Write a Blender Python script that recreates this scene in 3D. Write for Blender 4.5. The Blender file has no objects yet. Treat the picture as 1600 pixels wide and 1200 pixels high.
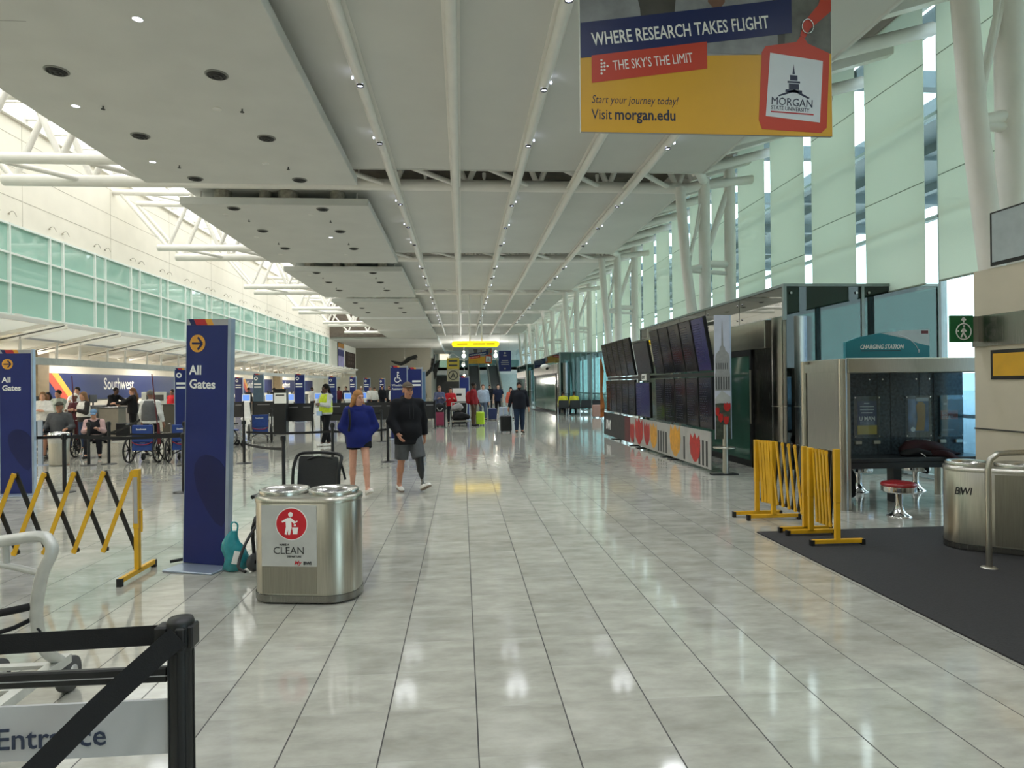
import bpy, math, random
import numpy as np
from mathutils import Vector, Matrix, Euler
S = bpy.context.scene
COL = S.collection
PI = math.pi
# ---------------------------------------------------------------- camera
F_PX = 1015.07; YAW, PITCH, ROLL = -0.0770704, 0.00136277, -0.0110547
def cam_axes():
    cy, sy, cp, sp, cr, sr = math.cos(YAW), math.sin(YAW), math.cos(PITCH), math.sin(PITCH), math.cos(ROLL), math.sin(ROLL)
    r = Vector((cy, sy, 0)); f = Vector((-sy*cp, cy*cp, sp)); u = r.cross(f)
    return cr*r + sr*u, -sr*r + cr*u, f
cr_, cu_, cf_ = cam_axes()
cam = bpy.data.cameras.new('camera'); cam_o = bpy.data.objects.new('camera', cam); COL.objects.link(cam_o)
cam.sensor_width = 36.0; cam.lens = F_PX/1600*36.0; cam.clip_start = 0.05; cam.clip_end = 400
m = Matrix((cr_, cu_, -cf_)).transposed().to_4x4(); m.translation = (0, 0, 1.75)
cam_o.matrix_world = m
S.camera = cam_o
# ---------------------------------------------------------------- world, exposure
S.view_settings.view_transform = 'Standard'; S.view_settings.look = 'None'
S.view_settings.gamma = 1.0; S.view_settings.use_curve_mapping = False
S.view_settings.exposure = 0.0
try:
    S.cycles.use_denoising = True; S.cycles.max_bounces = 10; S.cycles.diffuse_bounces = 6
    S.cycles.transparent_max_bounces = 16; S.cycles.sample_clamp_indirect = 8.0
    S.cycles.caustics_reflective = False; S.cycles.caustics_refractive = False
except Exception: pass
SKY = 4.6
W = bpy.data.worlds.new('daylight'); S.world = W; W.use_nodes = True
wn = W.node_tree; wn.nodes.clear()
wo = wn.nodes.new('ShaderNodeOutputWorld'); wb = wn.nodes.new('ShaderNodeBackground')
wt = wn.nodes.new('ShaderNodeTexCoord'); ws = wn.nodes.new('ShaderNodeSeparateXYZ'); wr = wn.nodes.new('ShaderNodeValToRGB')
wr.color_ramp.elements[0].position = 0.0; wr.color_ramp.elements[0].color = (.80, .93, 1.0, 1)
wr.color_ramp.elements[1].position = 0.6; wr.color_ramp.elements[1].color = (1.0, .99, .95, 1)
wn.links.new(wt.outputs['Generated'], ws.inputs[0]); wn.links.new(ws.outputs['Z'], wr.inputs[0])
wn.links.new(wr.outputs[0], wb.inputs[0]); wb.inputs[1].default_value = SKY
wn.links.new(wb.outputs[0], wo.inputs[0])
def area(name, loc, rot, sx, sy, power, color=(1, 1, 1), portal=False):
    L = bpy.data.lights.new(name, 'AREA'); L.shape = 'RECTANGLE'; L.size = sx; L.size_y = sy
    L.energy = power; L.color = color
    if portal: L.cycles.is_portal = True
    o = bpy.data.objects.new(name, L); COL.objects.link(o); o.location = loc; o.rotation_euler = rot
    return o
area('skylight_portal', (-10.3, 26, 10.35), (0, 0, 0), 6.4, 84, 1, portal=True)
area('window_portal', (8.75, 42, 5.0), (0, PI/2, 0), 7.6, 114, 1, portal=True)

# ---------------------------------------------------------------- materials
MATS = {}
def srgb(h):
    v = [int(h[i:i+2], 16)/255 for i in (0, 2, 4)]
    return tuple(c/12.92 if c <= .04045 else ((c+.055)/1.055)**2.4 for c in v)
def mat(name, col, rough=.5, metal=0.0, spec=.5, var=.08, scale=6.0, bump=0.0, emit=None, es=0.0, aniso=None, coat=0.0):
    """procedural material: noise drives small changes of colour and roughness"""
    if name in MATS: return MATS[name]
    if isinstance(col, str): col = srgb(col)
    M = bpy.data.materials.new(name); M.use_nodes = True; nt = M.node_tree; b = nt.nodes['Principled BSDF']
    tc = nt.nodes.new('ShaderNodeTexCoord'); nz = nt.nodes.new('ShaderNodeTexNoise'); nz.inputs['Scale'].default_value = scale
    nz.inputs['Detail'].default_value = 4
    if aniso:
        mp = nt.nodes.new('ShaderNodeMapping'); mp.inputs['Scale'].default_value = aniso
        nt.links.new(tc.outputs['Object'], mp.inputs[0]); nt.links.new(mp.outputs[0], nz.inputs['Vector'])
    else: nt.links.new(tc.outputs['Object'], nz.inputs['Vector'])
    rp = nt.nodes.new('ShaderNodeValToRGB')
    rp.color_ramp.elements[0].position = .3; rp.color_ramp.elements[1].position = .7
    rp.color_ramp.elements[0].color = tuple(max(0, c*(1-var)) for c in col)+(1,)
    rp.color_ramp.elements[1].color = tuple(min(1, c*(1+var)) for c in col)+(1,)
    nt.links.new(nz.outputs['Fac'], rp.inputs[0]); nt.links.new(rp.outputs[0], b.inputs['Base Color'])
    mr = nt.nodes.new('ShaderNodeMapRange'); mr.inputs['To Min'].default_value = max(0, rough*.85); mr.inputs['To Max'].default_value = min(1, rough*1.15)
    nt.links.new(nz.outputs['Fac'], mr.inputs['Value']); nt.links.new(mr.outputs[0], b.inputs['Roughness'])
    b.inputs['Metallic'].default_value = metal; b.inputs['Specular IOR Level'].default_value = spec
    if coat: b.inputs['Coat Weight'].default_value = coat
    if bump:
        bp = nt.nodes.new('ShaderNodeBump'); bp.inputs['Strength'].default_value = bump; bp.inputs['Distance'].default_value = .01
        nt.links.new(nz.outputs['Fac'], bp.inputs['Height']); nt.links.new(bp.outputs[0], b.inputs['Normal'])
    if emit is not None:
        if isinstance(emit, str): emit = srgb(emit)
        b.inputs['Emission Color'].default_value = tuple(emit)+(1,); b.inputs['Emission Strength'].default_value = es
    MATS[name] = M; return M
def glass(name, tint, refl=.5, rough=.02, dens=1.0):
    """sheet glass: fresnel mix of a mirror reflection and tinted see-through, small noise in the tint"""
    if name in MATS: return MATS[name]
    M = bpy.data.materials.new(name); M.use_nodes = True; nt = M.node_tree; nt.nodes.clear()
    o = nt.nodes.new('ShaderNodeOutputMaterial'); mx = nt.nodes.new('ShaderNodeMixShader'); tr = nt.nodes.new('ShaderNodeBsdfTransparent')
    gl = nt.nodes.new('ShaderNodeBsdfGlossy'); gl.inputs['Roughness'].default_value = rough
    lw0 = nt.nodes.new('ShaderNodeLayerWeight'); lw0.inputs['Blend'].default_value = .5
    pw = nt.nodes.new('ShaderNodeMath'); pw.operation = 'POWER'; pw.inputs[1].default_value = 4.0; nt.links.new(lw0.outputs['Facing'], pw.inputs[0])
    lw = nt.nodes.new('ShaderNodeMath'); lw.operation = 'MULTIPLY_ADD'; lw.inputs[1].default_value = .75; lw.inputs[2].default_value = refl*.15
    nt.links.new(pw.outputs[0], lw.inputs[0])
    nz = nt.nodes.new('ShaderNodeTexNoise'); nz.inputs['Scale'].default_value = .7; rp = nt.nodes.new('ShaderNodeValToRGB')
    rp.color_ramp.elements[0].color = tuple(c*.94 for c in tint)+(1,); rp.color_ramp.elements[1].color = tuple(min(1, c*1.05) for c in tint)+(1,)
    nt.links.new(nz.outputs['Fac'], rp.inputs[0]); nt.links.new(rp.outputs[0], tr.inputs[0])
    nt.links.new(lw.outputs[0], mx.inputs[0]); nt.links.new(tr.outputs[0], mx.inputs[1]); nt.links.new(gl.outputs[0], mx.inputs[2])
    nt.links.new(mx.outputs[0], o.inputs[0]); MATS[name] = M; return M
def steel(name='brushed_steel', col='b9b6ac', rough=.3, sc=(60, 60, 1.2)):
    return mat(name, col, rough, 1.0, .5, .12, 3.0, aniso=sc)

# ---------------------------------------------------------------- mesh builder
class MB:
    def __init__(s): s.v = []; s.f = []; s.m = []; s.sm = []
    def add(s, vs, fs, mi=0, smooth=False):
        b = len(s.v); s.v += [tuple(v) for v in vs]
        for f in fs: s.f.append(tuple(b+i for i in f)); s.m.append(mi); s.sm.append(smooth)
        return s
    def box(s, x0, x1, y0, y1, z0, z1, mi=0, M=None, bev=0.0):
        if bev > 0 and min(x1-x0, y1-y0, z1-z0) > 2.2*bev:
            a = bev; vs = []; idx = {}
            # chamfered box: three rings of vertices per corner
            for ix, x in enumerate((x0, x1)):
                for iy, y in enumerate((y0, y1)):
                    for iz, z in enumerate((z0, z1)):
                        sx, sy, sz = (1, -1)[ix], (1, -1)[iy], (1, -1)[iz]
                        idx[ix, iy, iz] = len(vs)
                        vs += [(x, y+sy*a, z+sz*a), (x+sx*a, y, z+sz*a), (x+sx*a, y+sy*a, z)]
            I = lambda i, j, k, c: idx[i, j, k]+c
            fs = []
            for i in (0, 1):
                q = [I(i, 0, 0, 0), I(i, 1, 0, 0), I(i, 1, 1, 0), I(i, 0, 1, 0)]; fs.append(q if i else q[::-1])
                q = [I(0, i, 0, 1), I(1, i, 0, 1), I(1, i, 1, 1), I(0, i, 1, 1)]; fs.append(q if not i else q[::-1])
                q = [I(0, 0, i, 2), I(1, 0, i, 2), I(1, 1, i, 2), I(0, 1, i, 2)]; fs.append(q if i else q[::-1])
            for i in (0, 1):
                for j in (0, 1):
                    q = [I(i, j, 0, 0), I(i, j, 1, 0), I(i, j, 1, 1), I(i, j, 0, 1)]; fs.append(q if (i ^ j) else q[::-1])
                    q = [I(i, 0, j, 0), I(i, 1, j, 0), I(i, 1, j, 2), I(i, 0, j, 2)]; fs.append(q if not (i ^ j) else q[::-1])
                    q = [I(0, i, j, 1), I(1, i, j, 1), I(1, i, j, 2), I(0, i, j, 2)]; fs.append(q if (i ^ j) else q[::-1])
                    for k in (0, 1):
                        q = [I(i, j, k, 0), I(i, j, k, 1), I(i, j, k, 2)]; fs.append(q if (i ^ j ^ k) else q[::-1])
        else:
            vs = [(x0, y0, z0), (x1, y0, z0), (x1, y1, z0), (x0, y1, z0), (x0, y0, z1), (x1, y0, z1), (x1, y1, z1), (x0, y1, z1)]
            fs = [(0, 3, 2, 1), (4, 5, 6, 7), (0, 1, 5, 4), (1, 2, 6, 5), (2, 3, 7, 6), (3, 0, 4, 7)]
        if M is not None: vs = [M @ Vector(v) for v in vs]
        return s.add(vs, fs, mi)
    def bar(s, p, q, w, h, mi=0, up=(0, 0, 1), ext=0.0):
        """rectangular bar from p to q, w across, h along up"""
        p, q = Vector(p), Vector(q); d = q-p; L = d.length; d.normalize()
        u = Vector(up); x = d.cross(u)
        if x.length < 1e-4: x = d.cross(Vector((1, 0, 0)))
        x.normalize(); z = x.cross(d)
        M = Matrix((x, d, z)).transposed().to_4x4(); M.translation = p
        return s.box(-w/2, w/2, -ext, L+ext, -h/2, h/2, mi, M)
    def cyl(s, p, q, r, r2=None, mi=0, n=14, cap=True, smooth=True):
        p, q = Vector(p), Vector(q); r2 = r if r2 is None else r2
        d = (q-p).normalized(); a = d.orthogonal().normalized(); b = d.cross(a)
        vs = []
        for c, rr in ((p, r), (q, r2)):
            vs += [c + rr*(math.cos(2*PI*i/n)*a + math.sin(2*PI*i/n)*b) for i in range(n)]
        s.add(vs, [(i, (i+1) % n, n+(i+1) % n, n+i) for i in range(n)], mi, smooth)
        if cap: s.add(vs, [tuple(range(n))[::-1], tuple(range(n, 2*n))], mi)
        return s
    def tube(s, pts, r, mi=0, n=10, closed=False, sub=0):
        pts = [Vector(p) for p in pts]
        if sub: pts = smooth_path(pts, sub, closed)
        N = len(pts); vs = []; prev = None
        for i, p in enumerate(pts):
            a = pts[(i-1) % N] if (closed or i) else p; b = pts[(i+1) % N] if (closed or i < N-1) else p
            d = (b-a).normalized()
            u = d.orthogonal().normalized() if prev is None else (prev - d*prev.dot(d)).normalized()
            prev = u; w = d.cross(u); rr = r[i] if isinstance(r, (list, tuple)) else r
            vs += [p + rr*(math.cos(2*PI*k/n)*u + math.sin(2*PI*k/n)*w) for k in range(n)]
        fs = [(i*n+k, i*n+(k+1) % n, ((i+1) % N)*n+(k+1) % n, ((i+1) % N)*n+k) for i in range(N if closed else N-1) for k in range(n)]
        s.add(vs, fs, mi, True)
        if not closed: s.add(vs, [tuple(range(n))[::-1], tuple(range((N-1)*n, N*n))], mi)
        return s
    def lathe(s, prof, c=(0, 0, 0), mi=0, n=24, smooth=True, sx=1.0, sy=1.0):
        vs = []
        for (r, z) in prof:
            vs += [(c[0]+sx*r*math.cos(2*PI*k/n), c[1]+sy*r*math.sin(2*PI*k/n), c[2]+z) for k in range(n)]
        fs = [(i*n+k, i*n+(k+1) % n, (i+1)*n+(k+1) % n, (i+1)*n+k) for i in range(len(prof)-1) for k in range(n)]
        return s.add(vs, fs, mi, smooth)
    def prism(s, poly, t, mi=0, M=None, mi2=None):
        """polygon in x,z at y=0 extruded to y=t (front face looks to -y)"""
        n = len(poly); a = sum(poly[i][0]*poly[(i+1) % n][1]-poly[(i+1) % n][0]*poly[i][1] for i in range(n))
        if a < 0: poly = poly[::-1]
        vs = [(x, 0, z) for x, z in poly]+[(x, t, z) for x, z in poly]
        if M is not None: vs = [M @ Vector(v) for v in vs]
        s.add(vs, [tuple(range(n)), tuple(range(n, 2*n))[::-1]], mi)
        s.add(vs, [(i, i+n, (i+1) % n+n, (i+1) % n)for i in range(n)], mi if mi2 is None else mi2)
        return s
    def sphere(s, c, r, mi=0, n=14, sc=(1, 1, 1), M=None):
        vs = [(0, 0, -1)]; k = n//2
        for i in range(1, k):
            t = PI*i/k
            vs += [(math.sin(t)*math.cos(2*PI*j/n), math.sin(t)*math.sin(2*PI*j/n), -math.cos(t)) for j in range(n)]
        vs.append((0, 0, 1)); L = len(vs)-1
        vs = [(r*sc[0]*x, r*sc[1]*y, r*sc[2]*z) for x, y, z in vs]
        if M is not None: vs = [M @ Vector(v) for v in vs]
        vs = [(x+c[0], y+c[1], z+c[2]) for x, y, z in vs]
        fs = [(0, 1+(j+1) % n, 1+j) for j in range(n)]
        for i in range(k-2): fs += [(1+i*n+j, 1+i*n+(j+1) % n, 1+(i+1)*n+(j+1) % n, 1+(i+1)*n+j) for j in range(n)]
        fs += [(L, 1+(k-2)*n+j, 1+(k-2)*n+(j+1) % n) for j in range(n)]
        return s.add(vs, fs, mi, True)
    def mesh(s, name, mats):
        me = bpy.data.meshes.new(name); me.from_pydata(s.v, [], s.f)
        for M in (mats if isinstance(mats, (list, tuple)) else [mats]): me.materials.append(M)
        me.polygons.foreach_set('material_index', s.m); me.polygons.foreach_set('use_smooth', s.sm); me.update()
        return me
    def build(s, name, mats, parent=None, **kw): return link(name, s.mesh(name, mats), parent, **kw)
def smooth_path(P, sub, closed=False):
    out = []; N = len(P)
    for i in range(N if closed else N-1):
        p1, p2 = P[i], P[(i+1) % N]; p0 = P[(i-1) % N] if (closed or i) else p1; p3 = P[(i+2) % N] if (closed or i+2 < N) else p2
        for k in range(sub):
            t = k/sub
            out.append(.5*((2*p1)+(p2-p0)*t+(2*p0-5*p1+4*p2-p3)*t*t+(3*p1-p0-3*p2+p3)*t**3))
    if not closed: out.append(P[-1])
    return out
def link(name, data, parent=None, loc=None, rz=None, rot=None, label=None, cat=None, group=None, kind=None):
    o = bpy.data.objects.new(name, data); COL.objects.link(o)
    if parent is not None: o.parent = parent
    if loc is not None: o.location = loc
    if rot is not None: o.rotation_euler = rot
    if rz is not None: o.rotation_euler = (0, 0, rz)
    tag(o, label, cat, group, kind); return o
def tag(o, label=None, cat=None, group=None, kind=None):
    for k, v in (('label', label), ('category', cat), ('group', group), ('kind', kind)):
        if v: o[k] = v
    return o
def thing(name, label, cat, loc=(0, 0, 0), rz=0, group=None):
    o = bpy.data.objects.new(name, None); COL.objects.link(o); o.empty_display_size = .1
    o.location = loc; o.rotation_euler = (0, 0, rz); return tag(o, label, cat, group)
def dup(o, loc=None, rz=None, label=None, group=None, parent=None, rot=None):
    c = o.copy(); COL.objects.link(c)
    if parent is not None: c.parent = parent
    if loc is not None: c.location = loc
    if rz is not None: c.rotation_euler = (0, 0, rz)
    if rot is not None: c.rotation_euler = rot
    if label: c['label'] = label
    if group: c['group'] = group
    for ch in list(o.children): dup(ch, parent=c)
    return c
TXT = {}
def text(name, s, size, M, parent, loc, rot=(PI/2, 0, 0), bold=0.0, shear=0.0, align='LEFT', sx=1.0, ext=.0015, space=1.0):
    key = (s, size, bold, shear, align, ext, space)
    if key not in TXT:
        c = bpy.data.curves.new(name, 'FONT'); c.body = s; c.size = size; c.offset = bold*size; c.shear = shear
        c.align_x = align; c.extrude = ext; c.resolution_u = 2; c.space_character = space
        o = bpy.data.objects.new('t', c); COL.objects.link(o)
        bpy.context.view_layer.update()
        TXT[key] = bpy.data.meshes.new_from_object(o.evaluated_get(bpy.context.evaluated_depsgraph_get()))
        COL.objects.unlink(o); bpy.data.objects.remove(o)
    me = TXT[key].copy(); me.materials.clear(); me.materials.append(M)
    o = link(name, me, parent, loc=loc, rot=rot); o.scale = (sx, 1, 1); return o
ORD = ['first', 'second', 'third', 'fourth', 'fifth', 'sixth', 'seventh', 'eighth', 'ninth', 'tenth', 'eleventh', 'twelfth',
       'thirteenth', 'fourteenth', 'fifteenth', 'sixteenth', 'seventeenth', 'eighteenth', 'nineteenth', 'twentieth']
# ---------------------------------------------------------------- structure
BAY = 9.92; YN0, YF0 = 15.98, 17.3          # near and far chord of the first truss seen
YB, YE = -14.0, 66.5                        # hall ends behind the camera / main bays end
def floor_mat():
    M = bpy.data.materials.new('polished_porcelain_tiles'); M.use_nodes = True; nt = M.node_tree; b = nt.nodes['Principled BSDF']
    N = lambda t, **k: nt.nodes.new(t)
    def math_(op, a, b_=None, c=None):
        n = nt.nodes.new('ShaderNodeMath'); n.operation = op
        for i, v in enumerate((a, b_, c)):
            if v is None: continue
            if isinstance(v, (int, float)): n.inputs[i].default_value = v
            else: nt.links.new(v, n.inputs[i])
        return n.outputs[0]
    g = N('ShaderNodeNewGeometry'); sp = N('ShaderNodeSeparateXYZ'); nt.links.new(g.outputs['Position'], sp.inputs[0])
    T = 1.75/3.71640641
    tx = math_('DIVIDE', math_('SUBTRACT', sp.outputs[0], .13009*T), T); ty = math_('DIVIDE', math_('SUBTRACT', sp.outputs[1], 6.50707*T), T)
    fx = math_('ABSOLUTE', math_('SUBTRACT', math_('FRACT', math_('ADD', tx, .5)), .5))
    fy = math_('ABSOLUTE', math_('SUBTRACT', math_('FRACT', math_('ADD', ty, .5)), .5))
    gx = math_('LESS_THAN', fx, .0078); gy = math_('LESS_THAN', fy, .0032)
    gr = math_('MAXIMUM', gx, math_('MULTIPLY', gy, .5))
    cx = math_('FLOOR', tx); cy = math_('FLOOR', ty)
    cb = N('ShaderNodeCombineXYZ'); nt.links.new(cx, cb.inputs[0]); nt.links.new(cy, cb.inputs[1])
    wn_ = N('ShaderNodeTexWhiteNoise'); nt.links.new(cb.outputs[0], wn_.inputs['Vector'])
    # mottled stone, streaks run across; each tile shifted
    ad = N('ShaderNodeVectorMath'); ad.operation = 'MULTIPLY_ADD'; nt.links.new(wn_.outputs['Color'], ad.inputs[0]); ad.inputs[1].default_value = (7, 7, 7)
    nt.links.new(g.outputs['Position'], ad.inputs[2])
    mp = N('ShaderNodeMapping'); mp.inputs['Scale'].default_value = (3.0, 6.5, 1); nt.links.new(ad.outputs[0], mp.inputs[0])
    nz = N('ShaderNodeTexNoise'); nz.inputs['Scale'].default_value = 1.0; nz.inputs['Detail'].default_value = 7; nz.inputs['Roughness'].default_value = .62
    nt.links.new(mp.outputs[0], nz.inputs['Vector'])
    rp = N('ShaderNodeValToRGB'); e = rp.color_ramp.elements
    e[0].position = .3; e[0].color = srgb('9b9a90')+(1,); e[1].position = .72; e[1].color = srgb('bdbcb2')+(1,)
    nt.links.new(nz.outputs['Fac'], rp.inputs[0])
    hs = N('ShaderNodeHueSaturation'); nt.links.new(rp.outputs[0], hs.inputs['Color'])
    mr = N('ShaderNodeMapRange'); mr.inputs['To Min'].default_value = .93; mr.inputs['To Max'].default_value = 1.06
    nt.links.new(wn_.outputs['Value'], mr.inputs['Value']); nt.links.new(mr.outputs[0], hs.inputs['Value'])
    mx = N('ShaderNodeMix'); mx.data_type = 'RGBA'; nt.links.new(gr, mx.inputs['Factor']); nt.links.new(hs.outputs[0], mx.inputs[6]); mx.inputs[7].default_value = (.03, .028, .025, 1)
    nt.links.new(mx.outputs[2], b.inputs['Base Color'])
    rr = N('ShaderNodeMapRange'); rr.inputs['To Min'].default_value = .04; rr.inputs['To Max'].default_value = .11; nt.links.new(nz.outputs['Fac'], rr.inputs['Value'])
    ro = math_('MAXIMUM', rr.outputs[0], math_('MULTIPLY', gr, .7)); nt.links.new(ro, b.inputs['Roughness'])
    b.inputs['Specular IOR Level'].default_value = .85
    wv = N('ShaderNodeTexNoise'); wv.inputs['Scale'].default_value = 1.6; wv.inputs['Detail'].default_value = 2; nt.links.new(ad.outputs[0], wv.inputs['Vector'])
    bp = N('ShaderNodeBump'); bp.inputs['Strength'].default_value = .035; bp.inputs['Distance'].default_value = .05
    nt.links.new(wv.outputs['Fac'], bp.inputs['Height']); nt.links.new(bp.outputs[0], b.inputs['Normal'])
    return M
M_floor = floor_mat()
M_white = mat('white_paint', 'e9e6df', .5, var=.03, scale=2)
M_tube = mat('white_tube_paint', 'ebe8e2', .42, var=.03, scale=3)
M_panel = mat('ceiling_panel', 'd3d3ce', .65, var=.04, scale=.8)
M_slab = mat('grey_ceiling_slab', 'cfcfcb', .75, var=.04, scale=1.2, bump=.05)
M_wall = mat('cream_wall', 'ece7da', .7, var=.03, scale=1.5)
M_deck = mat('roof_deck', '6a6157', .8, var=.25, scale=3)
M_dark = mat('dark_grey', '3a3a38', .6)
M_black = mat('black_plastic', '17181a', .42, var=.2)
M_mull = mat('white_mullion', 'e4ebe6', .4, var=.03)
M_green = mat('green_spandrel_glass', 'a3cdbf', .06, spec=.8, var=.06, scale=.4, coat=.6)
M_steel = steel()
M_dsteel = steel('dark_steel', '8d8b86', .26)
M_skyglass = glass('skylight_glass', (.97, .98, .96), .3)
M_winglass = glass('window_glass', (.86, .95, .95), .45)
def st(mb, name, mats, **kw): return mb.build(name, mats, kind='structure', **kw)
b = MB(); b.box(-22, 9.0, YB, 100, -.2, 0); st(b, 'floor', M_floor)
# left wall above the check-in opening, with a band of green glass
XW = -13.2
b = MB()
b.box(XW-.3, XW, YB, 74.2, 6.68, 10.1); b.box(XW-.3, XW, YB, 74.2, 3.5, 3.98); b.box(XW-.3, XW, 66.3, 74.2, 3.98, 6.68)
for z in (7.45, 8.35, 9.3): b.box(XW-.001, XW+.004, YB, 74.2, z, z+.015, 1)
y = YB
while y < 74: b.box(XW-.001, XW+.004, y, y+.012, 6.7, 10.1, 1); y += 4.96
st(b, 'wall_left', [M_wall, mat('wall_joint', 'b4ad9e', .8)])
MY = []                                     # mullion rhythm of the band
y = 20.1-2.57*13
while y < 66: MY += [y, y+1.88]; y += 2.57
for n in range(8):
    y0, y1 = YB+n*10.04, min(YB+(n+1)*10.04, 66.3)
    w = thing('window_%d' % (n+1), None, None); tag(w, kind='structure')
    g_ = MB(); g_.box(XW-.06, XW-.02, y0, y1, 3.98, 6.66); g_.build('pane', M_green, w)
    f_ = MB()
    for z in (3.98, 4.93, 5.79, 6.64): f_.box(XW-.02, XW+.05, y0, y1, z-.03, z+.03)
    for yy in MY:
        if y0 <= yy < y1: f_.box(XW-.02, XW+.06, yy-.03, yy+.03, 3.98, 6.68)
    f_.build('window_frame', M_mull, w)
b = MB()
for yy in MY:
    b.tube([(XW, yy, 6.93), (XW+.1, yy, 7.0), (XW+.16, yy+.03, 6.98), (XW+.2, yy+.06, 6.86)], .009, n=6, sub=2); b.cyl((XW, yy, 6.93), (XW+.05, yy, 6.92), .018, n=6)
st(b, 'facade_hook', mat('hook_steel', 'a19a8c', .4, .4))
# cream soffit, back walls of the check-in recess and its ceiling
b = MB(); b.box(-17.4, XW-.3, YB, 82.4, 3.5, 3.7); st(b, 'ceiling_recess', M_wall)
b = MB(); b.box(-17.4, -17.1, YB, 82.4, 0, 3.5); st(b, 'wall_recess', M_wall)
b = MB(); b.box(XW-.12, XW+.02, YB, 72, 2.55, 2.78)
st(b, 'trim_1', mat('grey_fascia', 'b9bbb8', .45, .2))
# walls behind the camera and at the far end
b = MB(); b.box(-22, 9, YB-.3, YB, 0, 10.2); st(b, 'wall_back', M_wall)
b = MB(); b.box(-22, 9, 99, 99.3, 0, 10.2); st(b, 'wall_far', mat('far_wall', 'b9c4c2', .6))
M_taupe = mat('taupe_far_wall', '8a8578', .75, var=.05)
b = MB(); b.box(-17, -3.85, 82.5, 82.8, 0, 6.55); b.box(-4.15, -3.85, 82.8, 99, 0, 6.55); st(b, 'wall_taupe', M_taupe)
b = MB(); b.box(-17, -2.43, 66.9, 99, 6.55, 6.75); b.box(-2.5, -2.43, 66.9, 99, 6.75, 7.2); st(b, 'ceiling_far', M_slab)
b = MB(); b.box(XW-.3, XW, 74.2, 82.5, 3.3, 6.55); b.box(XW-4, XW, 82.2, 82.5, 0, 3.5); st(b, 'wall_corner', M_wall)
b = MB(); b.box(-2.43, 9, 66.9, 99, 7.0, 7.15); st(b, 'ceiling_corridor', M_panel)
# roof deck, skylight
b = MB(); b.box(-7.35, 9.0, YB, 39.5, 9.9, 10.1); b.box(6.0, 9.0, 39.5, 66.9, 9.9, 10.1); b.box(-7.35, 6.0, 43.2, 54.5, 9.9, 10.1); b.box(-7.35, 6.0, 59.5, 66.9, 9.9, 10.1)
b.box(-7.3, 6.0, 66.5, 66.9, 7.3, 9.9); b.box(-13.5, -7.35, 66.5, 66.9, 6.75, 10.1); b.box(-22, 9, 66.9, 99, 9.9, 10.1); st(b, 'ceiling_deck', M_deck)
b = MB()
y = YB
while y < 66.4: b.box(XW, -7.35, y, y+.1, 9.95, 10.12); y += 1.24
x = XW+1.17
while x < -7.5: b.box(x, x+.07, YB, 66.5, 9.97, 10.1); x += 1.17
b.box(-7.5, -7.3, YB, 66.5, 9.6, 10.1); b.box(XW, XW+.12, YB, 66.5, 9.8, 10.1)
sk = st(b, 'trim_2', M_white); sk.name = 'trim_skylight_bars'
b = MB(); b.box(XW, -7.35, YB, 66.5, 10.14, 10.16); st(b, 'window_skylight', M_skyglass)
# ceiling panels between the trusses, with long tubes under them
for k in range(-2, 6):
    y1 = YN0+BAY*k-.1; y0 = YF0+BAY*(k-1)+.25
    b = MB(); b.box(-7.2, 6.1, y0, y1, 7.0, 7.08); b.cyl((6.1, y0, 7.04), (6.1, y1, 7.04), .06, n=12)
    b.box(-7.2, 6.1, y1-.05, y1, 6.985, 7.1)
    st(b, 'ceiling', M_panel)
TUBEX = (-1.65, -.1, 1.46, 2.97, 4.48)
for i, x in enumerate(TUBEX):
    b = MB(); b.cyl((x, YB, 6.90), (x, 66.8, 6.90), .085, n=16); b.box(x-.13, x+.13, YB, 66.8, 6.985, 6.997)
    st(b, 'ceiling_tube', M_tube)
# box trusses across the hall
def truss(k):
    yn, yf = YN0+BAY*k, YF0+BAY*k; b = MB()
    b.cyl((-11.57, yn, 7.17), (6.0, yn, 7.17), .13, n=14); b.cyl((-11.45, yf, 7.06), (6.0, yf, 7.06), .15, n=14)
    b.cyl((XW, yn, 9.27), (8.2, yn, 9.27), .11, n=12); b.cyl((-12.95, yf, 9.2), (8.2, yf, 9.2), .11, n=12)
    nb = [-11.2+1.9*i for i in range(10)]
    for y_, zb, zt in ((yn, 7.17, 9.27), (yf, 7.06, 9.2)):
        for i, x in enumerate(nb):
            b.cyl((x, y_, zb), (x-.92 if i else XW+.25, y_, zt), .075, n=10); b.cyl((x, y_, zb), (x+.92, y_, zt), .075, n=10)
    for i, x in enumerate(nb[:-1]):
        b.cyl((x+.3, yn, 7.17), (x+1.7, yf, 7.06), .065, n=10)
        b.cyl((x-.9, yn, 9.27), (x+.6, yf, 9.2), .055, n=8); b.cyl((x+.6, yf, 9.2), (x+1.0, yn, 9.27), .055, n=8)
    for x in (-.9, .65, 2.2, 3.7, 5.2): b.cyl((x, yf, 7.2), (x, yf, 7.32), .03, .05, n=8); b.cyl((x, yf, 7.32), (x, yf, 7.4), .05, .05, n=8)
    return st(b, 'roof_truss', M_tube)
for k in range(-2, 6): truss(k)
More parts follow.
